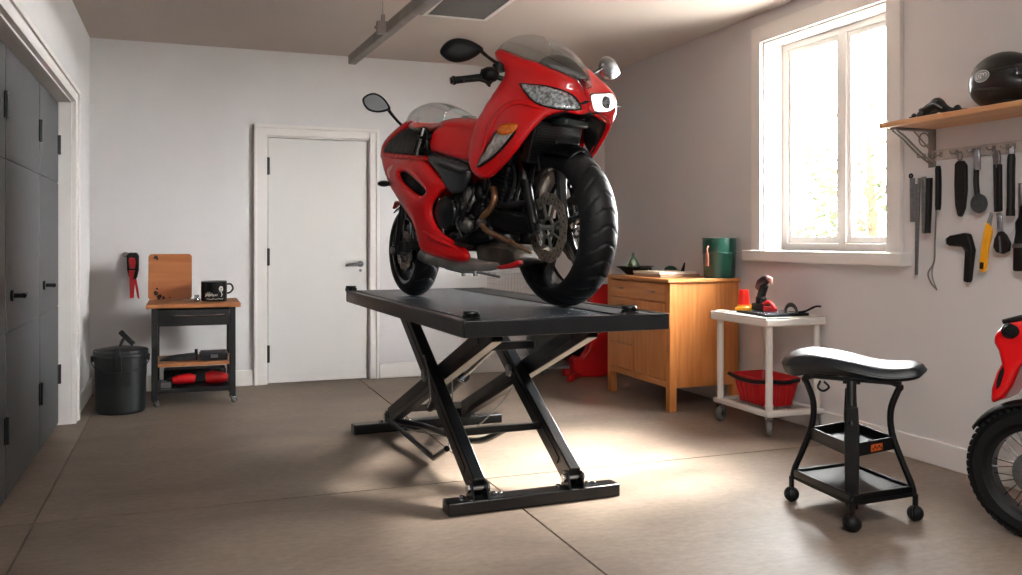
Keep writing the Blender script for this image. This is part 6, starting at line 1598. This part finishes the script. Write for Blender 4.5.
# black bar towards the front axle
b = MB(); b.prism([BP(u, v, .135) for u, v in ((486, 212), (500, 209), (526, 215), (531, 222), (526, 234), (508, 232), (492, 228), (486, 222))], (0, .05, 0)); b.build('link_arm', 'black', bike, bevel=.010, bseg=3)
b = MB(); b.tube([BP(498, 204, .12), BP(510, 206, .12), BP(528, 202, .12)], [.018, .016, .014], 12); b.tube([BP(500, 196, .11), BP(520, 206, .11)], .012, 10); b.build('steering_link', 'black', bike)
# silencer and belly
mu = [(427, 256.5), (440, 259.5), (456, 263.5), (474, 265), (492, 265.5), (512, 261)]
b = MB(); b.tube(smoothpts([BP(u, v, .165-.0006*(u-427)) for u, v in mu], 4), [.030, .034, .036, .037, .037, .037, .036, .036, .036, .034, .034, .033, .032, .030, .028, .026, .024, .022, .020, .016, .012], 24, flat=1.0); sil = b.build('silencer', mat('silencer_steel', '#cfcac4', .30, metal=.8, var=.3, vscale=12), bike)
e0 = BP(427, 256.5, .165); e1 = BP(422.5, 254.5, .168); b = MB(); b.tube([e1, e1.lerp(e0, .5), e0, e0+(e0-e1)], [.032, .034, .035, .033], 24, cap=False); b.build('silencer_tip', 'steel', sil, solid=.003)
b = MB(); b.tube([e1.lerp(e0, .25), e0], [.024, .024], 20); b.build('tip_bore', 'engine', sil)
bp = [(474, 246), (490, 243), (508, 245), (516, 250), (517, 262), (505, 268), (490, 268), (476, 262)]
b = MB(); b.prism([BP(u, v, .14) for u, v in bp], (0, .28, 0)); b.build('sump', mat('sump_metal', '#5b544c', .45, metal=.7, var=.5, vscale=14, bump=.2, bscale=50), bike, bevel=.02, bseg=3)
b = MB(); b.prism([BP(u, v, .15) for u, v in ((496, 266), (507, 264), (518, 260), (519.5, 264), (512, 268), (498, 269.5))], (0, .03, 0)); b.build('belly_pan', 'redp', bike, bevel=.006)
b = MB(); b.tube([BP(446, 268, .15), BP(462, 272, .15), BP(480, 272.5, .14), BP(500, 277, .12)], .007, 8); b.tube([BP(463, 266, .14), BP(464, 276, .14)], .012, 10); b.tube([BP(475, 266, .14), BP(476, 276, .14)], .014, 10); b.build('side_stand', 'steel', bike)
b = MB(); b.tube([BP(456, 243, .20), BP(466, 246, .23), BP(472, 247, .24)], .010, 10); b.tube([BP(466, 240, .19), BP(460, 250, .19)], .008, 8); b.build('foot_peg', 'black', bike)
